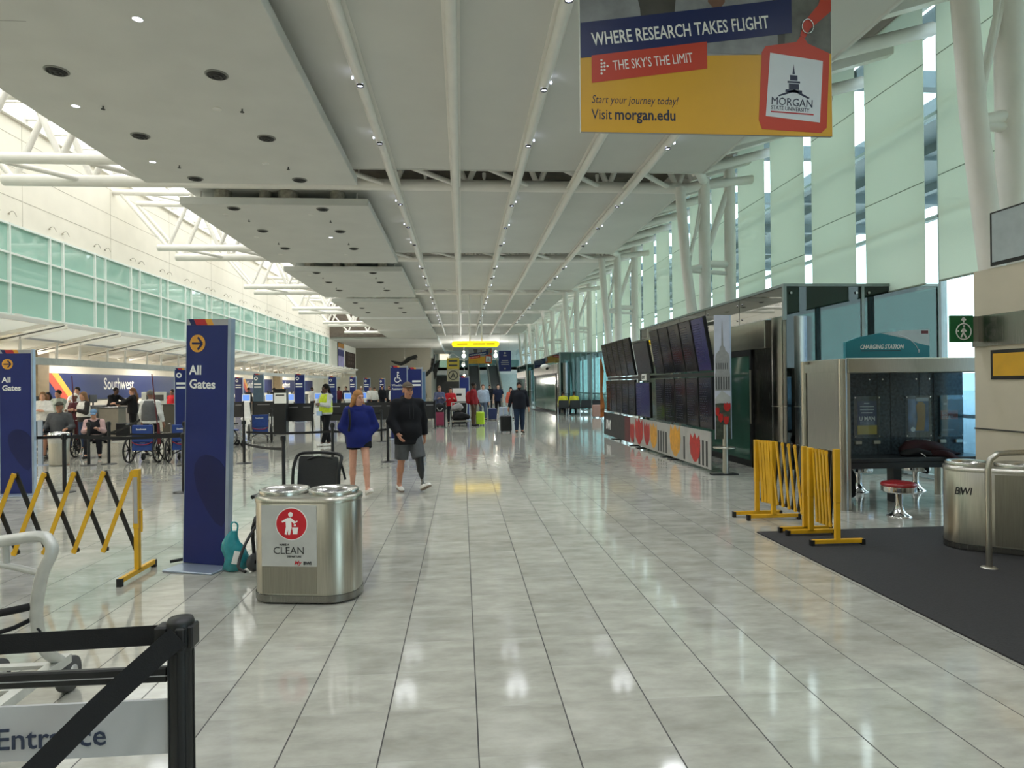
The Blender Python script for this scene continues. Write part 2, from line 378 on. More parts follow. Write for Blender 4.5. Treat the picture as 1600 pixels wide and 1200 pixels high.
# tree-like steel columns on the window side
def column(k):
    y = YF0+BAY*k; b = MB(); r = .14
    b.tube([(5.95, y-.1, 7.05), (6.1, y-.1, 4.95), (6.38, y-.1, 2.6), (6.62, y-.1, 0)], r, n=14)
    b.cyl((6.66, y, 0), (6.66, y, 7.3), .155, n=16)
    b.cyl((7.42, y+.1, 0), (7.42, y+.1, 7.6), .15, n=16)
    b.cyl((6.12, y-.1, 4.8), (6.66, y, 4.95), .085, n=12); b.cyl((6.66, y, 5.0), (7.42, y+.1, 5.0), .1, n=12)
    b.cyl((6.12, y-.1, 4.8), (7.42, y+.1, 4.75), .06, n=10)
    b.cyl((7.42, y+.1, 7.2), (6.72, y, 5.3), .085, n=12); b.cyl((6.66, y, 6.7), (6.2, y-.1, 5.2), .05, n=10); b.cyl((6.18, y-.08, 4.8), (6.5, y-.1, 6.6), .03, n=8)
    b.cyl((6.0, yn_(k), 7.15), (6.66, y, 7.25), .12, n=12); b.cyl((5.95, y, 7.05), (8.2, y, 7.35), .12, n=12)
    return st(b, 'column', M_tube)
def yn_(k): return YN0+BAY*k
for k in range(-2, 6): column(k)
# short struts from the roof edge to the window heads
for k in range(-9, 30):
    y = 10.49+1.975*k+.1
    b = MB(); b.cyl((6.05, y, 7.25), (8.15, y, 7.8), .12, n=10); b.bar((6.3, y+.9, 7.4), (8.1, y+.9, 7.95), .18, .25); b.bar((7.0, y, 7.6), (7.2, y+1.9, 8.3), .08, .08)
    st(b, 'roof_strut', M_tube)
# window wall on the right, a window a bay
XR = 8.28
M_wfr = mat('window_mullion', 'b9c9ce', .4, 0)
for n in range(13):
    y0, y1 = YB+n*9.2, min(YB+(n+1)*9.2, 99)
    w = thing('window_%d' % (n+20), None, None); tag(w, kind='structure')
    g_ = MB(); g_.box(XR, XR+.02, y0, y1, 0, 8.6); g_.build('pane', M_winglass, w)
    f_ = MB()
    for z in (.05, 1.15, 4.6, 6.4, 8.55): f_.box(XR-.03, XR+.08, y0, y1, z-.03, z+.03)
    for k in range(-13, 46):
        yy = 10.49+1.975*k
        if y0 <= yy < y1: f_.box(XR-.03, XR+.08, yy+.1, yy+.16, 0, 8.6)
    f_.build('window_frame', M_wfr, w)
b = MB(); b.box(XR-.05, XR+.3, YB, 99, 8.55, 10.1); st(b, 'wall_right', M_white)
# outside: road canopy, pavement, pale building across the road
b = MB(); b.box(13.2, 20.5, -25, 120, 9.3, 9.6)
for i in range(29): b.box(9.6, 20.5, -25+5*i, -24.7+5*i, 8.9, 9.3)
for x in (9.6, 13.2, 15, 18): b.box(x, x+.3, -25, 110, 9.0, 9.3)
st(b, 'exterior_canopy', mat('canopy_steel', '5a6c78', .5, .2))
b = MB(); b.box(9.0, 90, -40, 140, -.3, -.1); st(b, 'exterior_ground', mat('asphalt', 'c3c6c8', .9))
b = MB(); b.box(42, 50, -30, 30, 0, 7.4)
for i in range(10):
    b.cyl((41.9, -27+6*i, 7.0), (50, -27+6*i, 7.0), 2.4, n=24)
st(b, 'exterior_building', mat('pale_blue_cladding', '4f83b8', .4))
b = MB(); b.box(3.4, 9.0, YB, 7.32, 0, .012); st(b, 'floor_carpet', mat('charcoal_entrance_carpet', '2b2b2c', .95, var=.3, scale=60, bump=.4))
b = MB(); b.box(4.9, 5.58, 41.0, 46.5, 0, .012); st(b, 'floor_mat', MATS['charcoal_entrance_carpet'])
# ---------------------------------------------------------------- hanging ceiling slabs with diffusers, downlights, sprinklers
M_hole = mat('diffuser_black', '1c1c1b', .55)
M_rim = mat('diffuser_rim', '8f8e88', .5)
M_led = mat('led_face', 'dfe6ff', .3, emit='dfe4ff', es=7)
M_ledoff = mat('led_off', 'd9d9d6', .3)
M_duct = mat('insulated_duct', 'a49f93', .45, .25, var=.3, scale=9, bump=.6)
SPOT_W = 200
SPOTD = {}
def spot(parent, loc, w, ang=2.5, color=(.93, .96, 1.0)):
    key = (w, ang, color)
    if key not in SPOTD:
        L = bpy.data.lights.new('lamp_light', 'SPOT'); L.energy = w; L.spot_size = ang; L.spot_blend = 1.0; L.shadow_soft_size = .3; L.color = color; SPOTD[key] = L
    o = bpy.data.objects.new('lamp_light', SPOTD[key]); COL.objects.link(o); o.parent = parent; o.location = loc; return o
SLABN = ['nearest', 'second', 'third', 'fourth', 'fifth', 'sixth']
def diffuser(name):
    b = MB(); b.lathe([(.17, 0), (.17, -.012), (.14, -.02), (.14, 0)], n=22, mi=0)
    b2 = MB(); b2.lathe([(.001, -.05), (.03, -.048), (.035, -.03), (.06, -.028), (.065, -.045), (.09, -.045), (.095, -.02), (.12, -.02), (.125, -.035), (.14, -.03), (.14, .0)], n=22)
    return b.mesh(name, M_rim), b2.mesh('cone', M_hole)
me_d = diffuser('ceiling_diffuser')
def led_meshes():
    b = MB(); b.lathe([(.075, 0), (.075, -.008), (.062, -.01), (.062, 0)], n=18)
    c = MB(); c.lathe([(.001, -.004), (.062, -.004)], n=18); return b.mesh('trim_ring', M_white), c
led_ring, led_c = led_meshes(); led_on = led_c.mesh('lamp', M_led); led_of = led_c.mesh('lamp', M_ledoff)
b = MB(); b.cyl((0, 0, 0), (0, 0, -.05), .012, n=8); b.cyl((0, 0, -.05), (0, 0, -.058), .035, n=10); me_spr = b.mesh('sprinkler', M_dark)
ZS = 6.55
for k in range(0, 6):
    y0, y1 = 17.52+BAY*(k-1), 15.72+BAY*k
    b = MB(); b.box(-7.28, -2.43, y0, y1, ZS, ZS+.2, bev=.012)
    if k == 0:
        for x0, x1, yy0, yy1 in ((-6.6, -5.6, 8.9, 8.905), (-6.6, -6.595, 8.9, 9.7)): b.box(x0, x1, yy0, yy1, ZS-.001, ZS+.002, 1)
    st(b, 'ceiling_slab', [M_slab, M_dark])
    # hanging rods and ducts above
    b = MB()
    for x in (-6.9, -2.8):
        for yy in (y0+.4, y1-.4): b.cyl((x, yy, ZS+.2), (x+.25, yy, 9.9), .02, n=6)
    st(b, 'slab_hanger', M_tube)
    b = MB()
    for x, r in ((-6.3, .22), (-5.2, .16), (-4.6, .26), (-3.3, .2)): b.cyl((x, y0+.35, ZS+.2), (x, y0+.35, ZS+1.4), r, n=14); b.cyl((x, y0+.35, ZS+1.3), (x, y1-.3, ZS+1.3), r, n=14)
    b.box(-5.9, -3.0, y0+.6, y0+1.3, ZS+.5, ZS+.9)
    st(b, 'duct', M_duct)
    if k > 3: continue
    for r, x in (('left', -6.02), ('right', -3.69)):
        for j in range(3):
            yy = y0+.33+2.53*j
            if k == 0: yy = 10.25+2.55*j
            o = thing('air_diffuser', 'round black air diffuser, %s along the %s row of the %s grey ceiling slab' % (ORD[j], r, SLABN[k]), 'air diffuser', (x, yy, ZS), group='round diffusers in the ceiling slabs')
            link('rim', me_d[0], o); link('cone', me_d[1], o)
    if k > 2: continue
    for r, x in (('left', -6.46), ('right', -4.14)):
        for j in range(3):
            yy = (8.76+2.75*j) if k == 0 else y0+.95+2.75*j
            on = (k, r, j) in ((0, 'right', 0), (0, 'left', 1), (0, 'left', 2), (1, 'right', 1))
            o = thing('downlight', 'small round %s downlight, %s along the %s row of the %s grey ceiling slab' % ('glowing' if on else 'unlit', ORD[j], r, SLABN[k]), 'ceiling light', (x, yy, ZS), group='recessed downlights in the ceiling slabs')
            link('trim_ring', led_ring, o); link('lamp', led_on if on else led_of, o)
            if on: spot(o, (0, 0, -.02), SPOT_W)
    for r, x in (('left', -6.01), ('right', -3.72)):
        for j in range(2):
            yy = (11.5+2.98*j) if k == 0 else y0+1.55+3.0*j
            link('sprinkler', me_spr, loc=(x, yy, ZS), label='tiny dark sprinkler head, %s in the %s row of the %s grey ceiling slab' % (ORD[j], r, SLABN[k]), cat='sprinkler', group='sprinklers under the ceiling slabs')
# lights on the ceiling tubes: a round spot on the tube and its small side lamp
b = MB(); b.lathe([(.06, 0), (.06, -.03), (.052, -.034), (.05, -.01)], n=16); me_ring = b.mesh('housing', M_dark)
b = MB(); b.lathe([(.001, -.012), (.052, -.012)], n=16); me_face = b.mesh('lamp', M_led)
b = MB(); b.sphere((0, 0, 0), .03, sc=(.6, 1.5, .7), n=8); me_side = b.mesh('side_lamp', M_led)
TN = {-1.65: 'leftmost', 1.46: 'middle', 4.48: 'rightmost'}
for x in TN:
    n = 0
    for k in range(-1, 5):  # unseen bay above the viewpoint, its spots added to brighten the near floor
        for j in range(3):
            yy = 8.45+BAY*k+2.62*j+(0.0 if k == 0 else -.1)
            side = -1 if x < 0 else 1
            n += k >= 0
            o = thing('tube_spotlight', ('small glowing spotlight, %s from the front on the %s lit ceiling tube' % (ORD[n-1], TN[x])) if k >= 0 else 'unseen spotlight added on the ceiling tubes above the viewpoint for more light', 'ceiling light', (x, yy, 6.82), group='spotlights on the ceiling tubes')
            link('housing', me_ring, o); link('lamp', me_face, o); link('side_lamp', me_side, o, loc=(side*.11, -.12, .06))
            spot(o, (0, 0, -.05), SPOT_W)
# ---------------------------------------------------------------- roller blinds
def blind_mat(name='blind_fabric', c0=(.76, .80, .70, 1), c1=(.86, .89, .80, 1), tr=.6):
    M = bpy.data.materials.new(name); M.use_nodes = True; nt = M.node_tree; nt.nodes.clear()
    o = nt.nodes.new('ShaderNodeOutputMaterial'); d = nt.nodes.new('ShaderNodeBsdfDiffuse'); t = nt.nodes.new('ShaderNodeBsdfTranslucent')
    mx = nt.nodes.new('ShaderNodeMixShader'); mx.inputs[0].default_value = tr
    nz = nt.nodes.new('ShaderNodeTexNoise'); nz.inputs['Scale'].default_value = 300; rp = nt.nodes.new('ShaderNodeValToRGB')
    rp.color_ramp.elements[0].color = c0; rp.color_ramp.elements[1].color = c1
    nt.links.new(nz.outputs['Fac'], rp.inputs[0]); nt.links.new(rp.outputs[0], d.inputs[0]); nt.links.new(rp.outputs[0], t.inputs[0])
    nt.links.new(d.outputs[0], mx.inputs[1]); nt.links.new(t.outputs[0], mx.inputs[2]); nt.links.new(mx.outputs[0], o.inputs[0]); return M
M_blind = blind_mat(); M_hem = mat('blind_hem', '9aa698', .7)
for k in range(-9, 29):
    ya, yb_ = 10.49+1.975*k+.165, 10.49+1.975*(k+1)-.165
    n = k+1
    if k < 0: pos = 'beside the slanted steel column at the right edge' if k == -1 else None
    zs = (5.19, 7.22) if k < 2 else (4.72, 6.65)
    if k == -1: lab = 'pale green roller blind partly behind the slanted white column on the right'
    elif k < -1: lab = 'pale green roller blind out of sight to the right of the slanted column'
    elif k < 20: lab = 'pale green roller blind, %s window beyond the slanted white column' % ORD[k]
    else: lab = 'distant pale green roller blind near the far end of the window wall'
    z0 = 3.4 if k < 1 else 3.62
    o = thing('roller_blind', lab, 'window blind', (8.02, (ya+yb_)/2, z0), group='roller blinds on the window wall')
    w = (yb_-ya)/2
    f = MB(); f.box(-.004, .004, -w, w, 0.02, 8.4-z0); f.build('fabric', M_blind, o)
    f = MB(); f.cyl((0, -w, .02), (0, w, .02), .018, n=8)
    f.build('hem_bar', M_hem, o)
    for z in zs: f = MB(); f.cyl((-.006, -w, z-z0), (-.006, w, z-z0), .008, n=6); f.build('seam', M_hem, o)
    f = MB(); f.cyl((.06, -w, 8.42-z0), (.06, w, 8.42-z0), .05, n=10); f.build('roller', M_white, o)
# ---------------------------------------------------------------- glazed entrance vestibules
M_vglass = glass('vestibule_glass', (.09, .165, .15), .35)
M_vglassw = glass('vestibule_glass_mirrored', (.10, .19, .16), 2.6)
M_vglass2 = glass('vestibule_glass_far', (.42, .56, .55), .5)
M_vtop = mat('vestibule_edge', '7d8a86', .4)
M_greenframe = mat('green_door_glass', '44705f', .1, spec=.7, coat=.4, var=.15, scale=1.2)
def vestibule(name, lab, x0, x1, y0, y1, h, far):
    o = thing(name, lab, 'glass entrance')
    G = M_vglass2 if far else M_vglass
    def sheet(nm, a, b_, z0, z1, G=G):
        m_ = MB(); m_.bar((a[0], a[1], (z0+z1)/2), (b_[0], b_[1], (z0+z1)/2), .015, z1-z0); m_.build(nm, G, o)
    n = 5
    zt = 2.72 if not far else 0.35
    # corridor face: upper glass panes, steel header, doors
    for i in range(n):
        ya = y0+(y1-y0)*i/n; sheet('glass_pane', (x0, ya+.01), (x0, y0+(y1-y0)*(i+1)/n-.01), 2.98 if not far else 3.0, h, M_vglassw if not far else G)
    for i in range(2):
        xa = x0+(x1-x0)*i/2; xb = x0+(x1-x0)*(i+1)/2
        sheet('glass_pane', (xa+.03, y0), (xb-.03, y0), .1 if not far else .3, h); sheet('glass_pane', (xa+.03, y1), (xb-.03, y1), .1, h)
    f = MB()
    f.box(x0-.03, x1, y0-.03, y1+.03, h, h+.05); f.box(x0-.02, x1, y0-.02, y0+.02, .0, .12)
    for xx in ((x0+x1)/2,): f.box(xx-.025, xx+.025, y0-.03, y0+.03, 0, h)
    for xx, yy in ((x0, y0), (x1, y0), (x0, y1)): f.box(xx-.03, xx+.03, yy-.03, yy+.03, 2.9 if (not far and xx == x0) else 0, h)
    f.build('frame', M_vtop, o)
    f = MB()
    for i in range(1, n):
        yy = y0+(y1-y0)*i/n
        for z in (h-.12, 3.08): f.cyl((x0-.025, yy-.12, z), (x0+.02, yy-.12, z), .02, n=8); f.cyl((x0-.025, yy+.12, z), (x0+.02, yy+.12, z), .02, n=8)
    for xx in (x0+.12, (x0+x1)/2-.12, (x0+x1)/2+.12): f.cyl((xx, y0-.03, h-.12), (xx, y0+.02, h-.12), .025, n=8)
    f.build('clamp', M_dsteel, o)
    f = MB(); ym = y0+1.9
    f.box(x0-.05, x0+.35, y0+.7, y1, 2.42, 2.97, bev=.01); f.box(x0-.055, x0-.045, y0+2.3, y0+2.31, 2.42, 2.97, 1)
    f.build('header', [M_steel, M_dark], o)
    f = MB(); f.box(x0-.02, x0+.06, y0+.45, y0+1.3, 0, 2.42)
    f.build('side_panel', M_dsteel, o)
    # rounded corner post in polished steel
    f = MB(); f.cyl((x0+.3, y0+.33, 0), (x0+.3, y0+.33, 2.97), .36, n=28); f.cyl((x0+.3, y0+.33, 1.28), (x0+.3, y0+.33, 1.295), .363, n=28, mi=1)
    f.bar((x0+.3-.362*.8, y0+.33-.362*.6, 0), (x0+.3-.362*.8, y0+.33-.362*.6, 2.97), .012, .012, 1, up=(1, 0, 0)); f.build('corner_post', [M_dsteel, M_steel], o)
    d = MB(); d.box(x0-.03, x0+.02, y0+1.38, y1-1.0, .12, 2.3); dd = d.build('door', M_greenframe, o)
    d = MB(); d.box(x0-.06, x0+.04, y0+1.3, y0+1.38, 0, 2.42); d.box(x0-.05, x0+.04, y0+1.3, y1-1, 2.3, 2.42); d.box(x0-.05, x0+.04, y0+1.3, y1-1, .0, .13); d.build('door_frame', M_black, dd)
    d = MB(); d.cyl((x0-.1, y0+1.25, .9), (x0-.1, y0+1.25, 2.0), .02, n=8); d.build('push_bar', M_steel, dd)
    return o
vestibule('entrance_vestibule', 'large green glass entrance vestibule with steel header behind the flight screens', 5.98, 9.0, 11.62, 21.3, 3.52, False)
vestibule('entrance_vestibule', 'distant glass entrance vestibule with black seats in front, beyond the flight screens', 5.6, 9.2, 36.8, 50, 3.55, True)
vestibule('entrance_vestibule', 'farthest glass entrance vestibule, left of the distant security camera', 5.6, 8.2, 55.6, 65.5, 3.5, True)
# cream clad block with steel band at the right edge
o = thing('clad_block', 'cream clad block with a steel band at the right edge of the hall', 'wall block', (0, 0, 0))
b = MB(); b.box(5.95, 8.2, -1, 7.12, 0, 3.0); b.box(5.94, 5.951, -1, 7.125, 1.18, 1.195, 1); b.build('cladding', [mat('cream_stone_cladding', 'c9c0ac', .6, var=.06, scale=2), M_dark], o)
b = MB(); b.box(5.93, 5.96, -1, 7.13, 2.13, 2.48); b.build('steel_band', M_dsteel, o)
b = MB(); b.box(5.935, 5.95, 5.4, 6.86, 3.02, 3.62); b.build('screen_bezel', M_black, o)
b = MB(); b.box(5.94, 5.95, 5.3, 6.88, 1.75, 2.08); b.build('plate_frame', M_black, o)
b = MB(); b.box(5.93, 5.936, 5.42, 6.83, 3.06, 3.6); b.build('screen', mat('screen_grey', 'a9b3b5', .2), o)
b = MB(); b.box(5.932, 5.94, 5.35, 6.84, 1.79, 2.04); b.build('yellow_plate', mat('sign_yellow', 'd9a62b', .5), o)
# green exit sign on the cream block
M_wtext = mat('white_lettering', 'f2f2ee', .5, var=.02)
o = thing('exit_sign', 'green walking person exit sign projecting from the cream block', 'sign', (5.75, 7.05, 2.34))
b = MB(); b.box(-.16, .12, -.012, .012, -.155, .15); b.build('board', mat('sign_green', '1c6636', .45), o)
b = MB(); b.box(.12, .2, -.015, .015, -.15, .14); b.build('bracket', M_steel, o)
b = MB(); b.tube([(.09*math.cos(a*PI/12)-.0, -.016, .09*math.sin(a*PI/12)-.035) for a in range(24)], .007, n=6, closed=True)
b.sphere((0.005, -.016, .025), .013, n=8, sc=(1, .4, 1))
for p, q in (((0, -.016, .008), (-.003, -.016, -.045)), ((-.003, -.016, -.045), (.03, -.016, -.105)), ((-.003, -.016, -.045), (-.032, -.016, -.1)), ((0, -.016, 0), (.03, -.016, -.035)), ((0, -.016, 0), (-.03, -.016, -.04)), ((-.06, -.016, -.03), (-.075, -.016, -.03)), ((0, -.016, .07), (0, -.016, .125)), ((0, -.016, .125), (-.025, -.016, .095)), ((0, -.016, .125), (.025, -.016, .095))): b.bar(p, q, .006, .016, up=(1, 0, 0.3))
b.build('pictogram', M_wtext, o)
# ---------------------------------------------------------------- shared colours
M_navy = mat('pylon_blue', '1d2a6b', .38, var=.1, scale=2)
M_navy2 = mat('pylon_blue_mark', '141d52', .38)
M_edge = mat('pylon_edge', 'a9b6c9', .3, .5)
M_gold = mat('signal_gold', 'e0a03c', .5); M_red = mat('signal_red', 'b3262e', .5); M_sgrey = mat('sign_grey', 'a7a6a8', .4)
M_bluegrey = mat('pylon_blue_grey', '4d6478', .4)
M_yel = mat('safety_yellow', 'dba81f', .4, var=.12, scale=5); M_blk = mat('painted_black', '1c1b1a', .45, var=.2)
M_belt = mat('belt_webbing', '121316', .8, var=.3, scale=200, bump=.2)
M_chrome = steel('polished_chrome', 'd8d8d8', .09)
M_text = mat('dark_lettering', '2b2b2d', .5)
# ---------------------------------------------------------------- sign pylons
def pylon(label, loc, rz, h=2.43, w=.47, d=.055, lean=0.0, blue=None, sym='arrow', lines=('All', 'Gates'), plate=True, big=True):
    o = thing('sign_pylon', label, 'sign', loc, rz, None); B = blue or M_navy
    f = MB(); f.box(-w/2, w/2, 0, d, .02, h); body = f.build('body', B, o); body.rotation_euler = (0, lean, 0)
    f = MB(); f.box(w/2, w/2+.035, -.004, d+.004, .02, h+.005); f.box(-w/2-.006, -w/2, -.004, d+.004, .02, h+.005); f.build('side_edge', M_edge, body)
    t = h
    f = MB(); f.box(-w/2, w/2, -.003, 0, t-.06, t, 0); x = -w/2
    for x0, x1, mi in ((.03, .09, 1), (.09, .22, 2), (.22, .29, 3)):
        f.prism([(x+x0+.02, t-.06), (x+x1+.02, t-.06), (x+x1-.01, t), (x+x0-.01, t)], -.005, mi)
    f.build('top_band', [M_sgrey, M_navy2, M_red, M_gold], body)
    cx = -w/2+.125
    if sym:
        f = MB(); f.cyl((cx, -.004, t-.24), (cx, 0, t-.24), .087, n=32); disc = f.build('symbol_disc', M_gold if sym == 'arrow' else M_wtext, body)
        f = MB()
        if sym == 'arrow':
            f.bar((cx-.06, -.006, t-.24), (cx+.05, -.006, t-.24), .004, .018)
            for s_ in (1, -1): f.bar((cx+.006, -.006, t-.24+s_*.06), (cx+.056, -.006, t-.24), .004, .02, up=(0, 0, 1))
            f.build('arrow', M_navy2, disc)
        elif sym == 'disc': f.cyl((cx, -.006, t-.24), (cx, -.004, t-.24), .045, n=16); f.build('icon', B, disc)
    for i, s_ in enumerate(lines):
        if s_ in (0, 1): f = MB(); f.box(-w/2+.04+.12*s_, w/2-.1+.06*s_, -.003, 0, t-.545-.137*i, t-.475-.137*i); f.build('lettering', M_wtext, body); continue
        text('lettering', s_, .128, M_wtext, body, (-w/2+.035, -.002, t-.545-.137*i), bold=.02)
    if big:   # large pale mark low on the face
        q = [(-.13, .9), (-.12, 1.0), (-.07, 1.07), (0, 1.1), (.08, 1.09), (.16, 1.05), (.233, .97), (.233, .46), (.2, .4), (.12, .44), (.02, .56), (-.09, .74)]
        f = MB(); f.prism(q, -.002, 0); f.build('heart_mark', M_navy2, body)
    if plate:
        f = MB(); f.box(-w/2-.02, w/2+.06, -.26, .12, 0, .018, bev=.004); f.build('base_plate', M_edge, o)
        f = MB(); f.cyl((-w/2-.14, -.02, .03), (-w/2+.02, .1, .05), .016, n=8); f.build('support_foot', M_black, o)
    return o
pylon('blue All Gates sign pylon with gold arrow standing beside the steel bin', (-2.55, 6.61, 0), -.32, lean=.03)
pylon('blue All Gates sign pylon cut off at the left edge of view', (-7.46, 11.5, 0), .0, w=.5)
for lab, X, Y, h, kw in (
    ('edge-on blue sign pylon with a bright side edge, left of the nearest All Gates pylon', -9.27, 22.4, 2.43, dict(rz=.75)),
    ('dark blue sign pylon behind the queue, left of the grey-blue pylon', -13.97, 42, 2.43, {}),
    ('grey-blue sign pylon with a white round symbol and bright left edge', -9.73, 32, 2.43, dict(blue=M_bluegrey)),
    ('blue sign pylon right behind the black podium with paper notice', -8.16, 33.5, 2.43, dict(rz=.5)),
    ('blue sign pylon just above the guard in the yellow vest', -8.0, 41, 2.4, dict(rz=.5)),
    ('blue sign pylon above the long-haired woman, left one', -7.09, 43, 2.4, dict(rz=-.5)),
    ('blue sign pylon above the long-haired woman, right one', -7.25, 50.5, 2.4, dict(rz=.4)),
    ('small distant blue sign pylon in front of the taupe wall', -6.53, 54, 2.4, dict(rz=-.4))):
    rz = kw.pop('rz', 0.0)
    pylon(lab, (X, Y, 0), rz, h, sym='disc', lines=(0, 0), big=False, **kw)
# wheelchair assistance pylons
o = pylon('blue wheelchair assistance sign pylon left of the man in the black hoodie', (-2.1, 21.9, 0), .05, w=.53, sym=None, lines=(), big=False)
bd = [c for c in o.children if c.name.startswith('body')][0]
f = MB(); f.sphere((-.02, -.006, 2.2), .035, n=10, sc=(1, .3, 1))
f.tube([(-.03, -.006, 2.16), (-.045, -.006, 2.02), (.03, -.006, 2.02), (.06, -.006, 1.93), (.09, -.006, 1.92)], .018, n=8)
f.bar((-.04, -.006, 2.1), (.03, -.006, 2.1), .01, .025)
f.tube([(-.045+.085*math.cos(a), -.006, 1.965+.085*math.sin(a)) for a in np.linspace(2.2, 6.1, 16)], .014, n=6); f.build('wheelchair_symbol', M_wtext, bd)
text('lettering', 'Wheelchair', .1, M_wtext, bd, (-.23, -.002, 1.75), bold=.012, sx=.9); text('lettering', 'Assistance', .1, M_wtext, bd, (-.23, -.002, 1.63), bold=.012, sx=.9)
pylon('blue sign pylon half hidden behind the wheelchair assistance pylon', (-1.72, 24, 0), .05, w=.5, sym=None, lines=(1, 1), big=False)
pylon('light blue-grey sign pylon behind the wheelchair assistance pylon', (-1.85, 28.5, 0), .05, w=.5, sym='disc', blue=mat('pylon_light_blue', '5f82a8', .4), lines=(), big=False)
# ---------------------------------------------------------------- twin steel bins
def stadium(w, d, n=10, r=None):
    r = r or d/2; pts = []
    for cx, cy, a0 in ((w/2-r, -d/2+r, -PI/2), (w/2-r, d/2-r, 0), (-w/2+r, d/2-r, PI/2), (-w/2+r, -d/2+r, PI)):
        pts += [(cx+r*math.cos(a0+PI/2*i/n), cy+r*math.sin(a0+PI/2*i/n)) for i in range(n+1)]
    return pts
def loft(mb, rings, mi=0, smooth=True, cap=True):
    n = len(rings[0]); vs = [p for r in rings for p in r]
    mb.add(vs, [(i*n+k, i*n+(k+1) % n, (i+1)*n+(k+1) % n, (i+1)*n+k) for i in range(len(rings)-1) for k in range(n)], mi, smooth)
    if cap: mb.add(rings[0], [tuple(range(n))[::-1]], mi); mb.add(rings[-1], [tuple(range(n))], mi)
    return mb
def twin_bin(label, loc, rz, face):
    o = thing('litter_bin', label, 'litter bin', loc, rz)
    W, D = .86, .50; R = lambda w, d, z, r=None: [(x, y, z) for x, y in stadium(w, d, 10, r)]
    f = MB(); loft(f, [R(W, D, .075, .22), R(W, D, .83, .22), R(W-.02, D-.02, .845, .21)]); f.build('body', M_steel, o)
    f = MB(); loft(f, [R(W-.05, D-.05, .012, .2), R(W-.05, D-.05, .075, .2)]); loft(f, [R(W+.01, D+.01, .02, .22), R(W+.01, D+.01, .075, .22)], cap=False); f.build('base_ring', M_dsteel, o)
    for x in (-.3, .3):
        for y in (-.15, .15): g = MB(); g.cyl((x, y, 0), (x, y, .02), .02, n=8); g.build('foot', M_black, o)
    f = MB(); loft(f, [R(W+.012, D+.012, .815, .22), R(W+.012, D+.012, .85, .22), R(W-.03, D-.03, .862, .2)], cap=True); f.build('top_rim', M_steel, o)
    for x, s_ in ((-.212, 1), (.212, -1)):
        f = MB(); f.lathe([(.205, .855), (.207, .893), (.2, .902), (.185, .9), (.15, .882), (.132, .866)], (x, 0, 0), n=32); l_ = f.build('lid_ring', steel('lid_steel', 'c4c3be', .24, (20, 20, 20)), o)
        f = MB(); f.lathe([(.0, .8665), (.131, .8665)], (x, 0, 0), n=24); f.build('opening', M_black, l_)  # flat black disc painted in for the shade inside the bin
    if face == 'clean':
        f = MB(); f.box(-.30, .155, -D/2-.004, -D/2, .31, .80); pl = f.build('notice_plate', mat('notice_grey', 'c3c4c1', .35, .3), o)
        y = -D/2-.006
        f = MB(); f.cyl((-.05, -D/2-.007, .652), (-.05, -D/2-.004, .652), .125, n=40); f.cyl((-.05, -D/2-.0065, .652), (-.05, -D/2-.004, .652), .131, n=40, mi=1); ds = f.build('red_disc', [mat('notice_red', 'c5202c', .4), M_wtext], pl)
        f = MB(); Y_ = -D/2-.010; f.sphere((-.055, Y_, .728), .02, n=12, sc=(1, .2, 1))
        f.prism([(-.085, .70), (-.055, .703), (-.02, .672), (.0, .68), (.0, .668), (-.028, .655), (-.05, .672), (-.048, .62), (-.062, .566), (-.078, .566), (-.076, .61), (-.088, .565), (-.106, .57), (-.094, .63), (-.097, .672), (-.125, .663), (-.13, .673)], -.002, M=Matrix.Translation((0, -D/2-.007, 0)))
        f.prism([(-.044, .625), (.008, .625), (-.002, .57), (-.036, .57)], -.002, M=Matrix.Translation((0, -D/2-.007, 0))); f.sphere((-.02, Y_, .642), .01, n=8, sc=(1, .3, 1)); f.build('pictogram', M_wtext, ds)
        text('lettering', 'MAKE A', .022, M_text, pl, (-.15, y, .478)); text('lettering', 'CLEAN', .083, M_text, pl, (-.205, y, .41), bold=-.008)
        text('lettering', 'DEPARTURE', .022, M_text, pl, (-.09, y, .382)); text('lettering', 'My', .045, mat('notice_red', 'c5202c'), pl, (-.03, y, .325), bold=.01, shear=.25); text('lettering', 'BWI', .036, M_text, pl, (.045, y, .325), bold=.03)
        f = MB(); f.box(-.30, .155, -D/2-.003, -D/2, .09, .305); f.build('lower_plate', steel('plate_steel', 'a19d92', .34), o)
    else:
        f = MB(); f.box(.0, .30, -D/2-.004, -D/2, .09, .80); f.build('front_plate', steel('plate_steel', 'a19d92', .34), o)
        pl = None; text('lettering', 'BWI', .105, M_text, o, (-.335, -D/2-.003, .58), bold=.02, shear=.2, sx=.75)
    return o
twin_bin('brushed steel twin litter bin with red notice beside the blue pylon', (-1.29, 5.59, 0), -.15, 'clean')
twin_bin('brushed steel twin litter bin on the black carpet behind the handrail', (5.45, 6.3, 0), -.66, 'bwi')
# handrail
o = thing('handrail', 'bent steel tube handrail on the black carpet at the right', 'handrail', (4.84, 5.65, 0))
f = MB(); f.tube([(0, 0, .01), (0, 0, .92), (.02, 0, 1.01), (.1, 0, 1.065), (.2, 0, 1.07), (1.08, -.05, 1.07)], .026, n=14); f.build('rail', M_steel, o)
f = MB(); f.lathe([(.001, .022), (.06, .02), (.07, .012), (.07, 0)], n=20); f.build('floor_flange', M_steel, o)
f = MB(); f.cyl((1.0, -.05, 1.07), (1.0, -.05, .0), .026, n=12); f.build('far_post', M_steel, o)
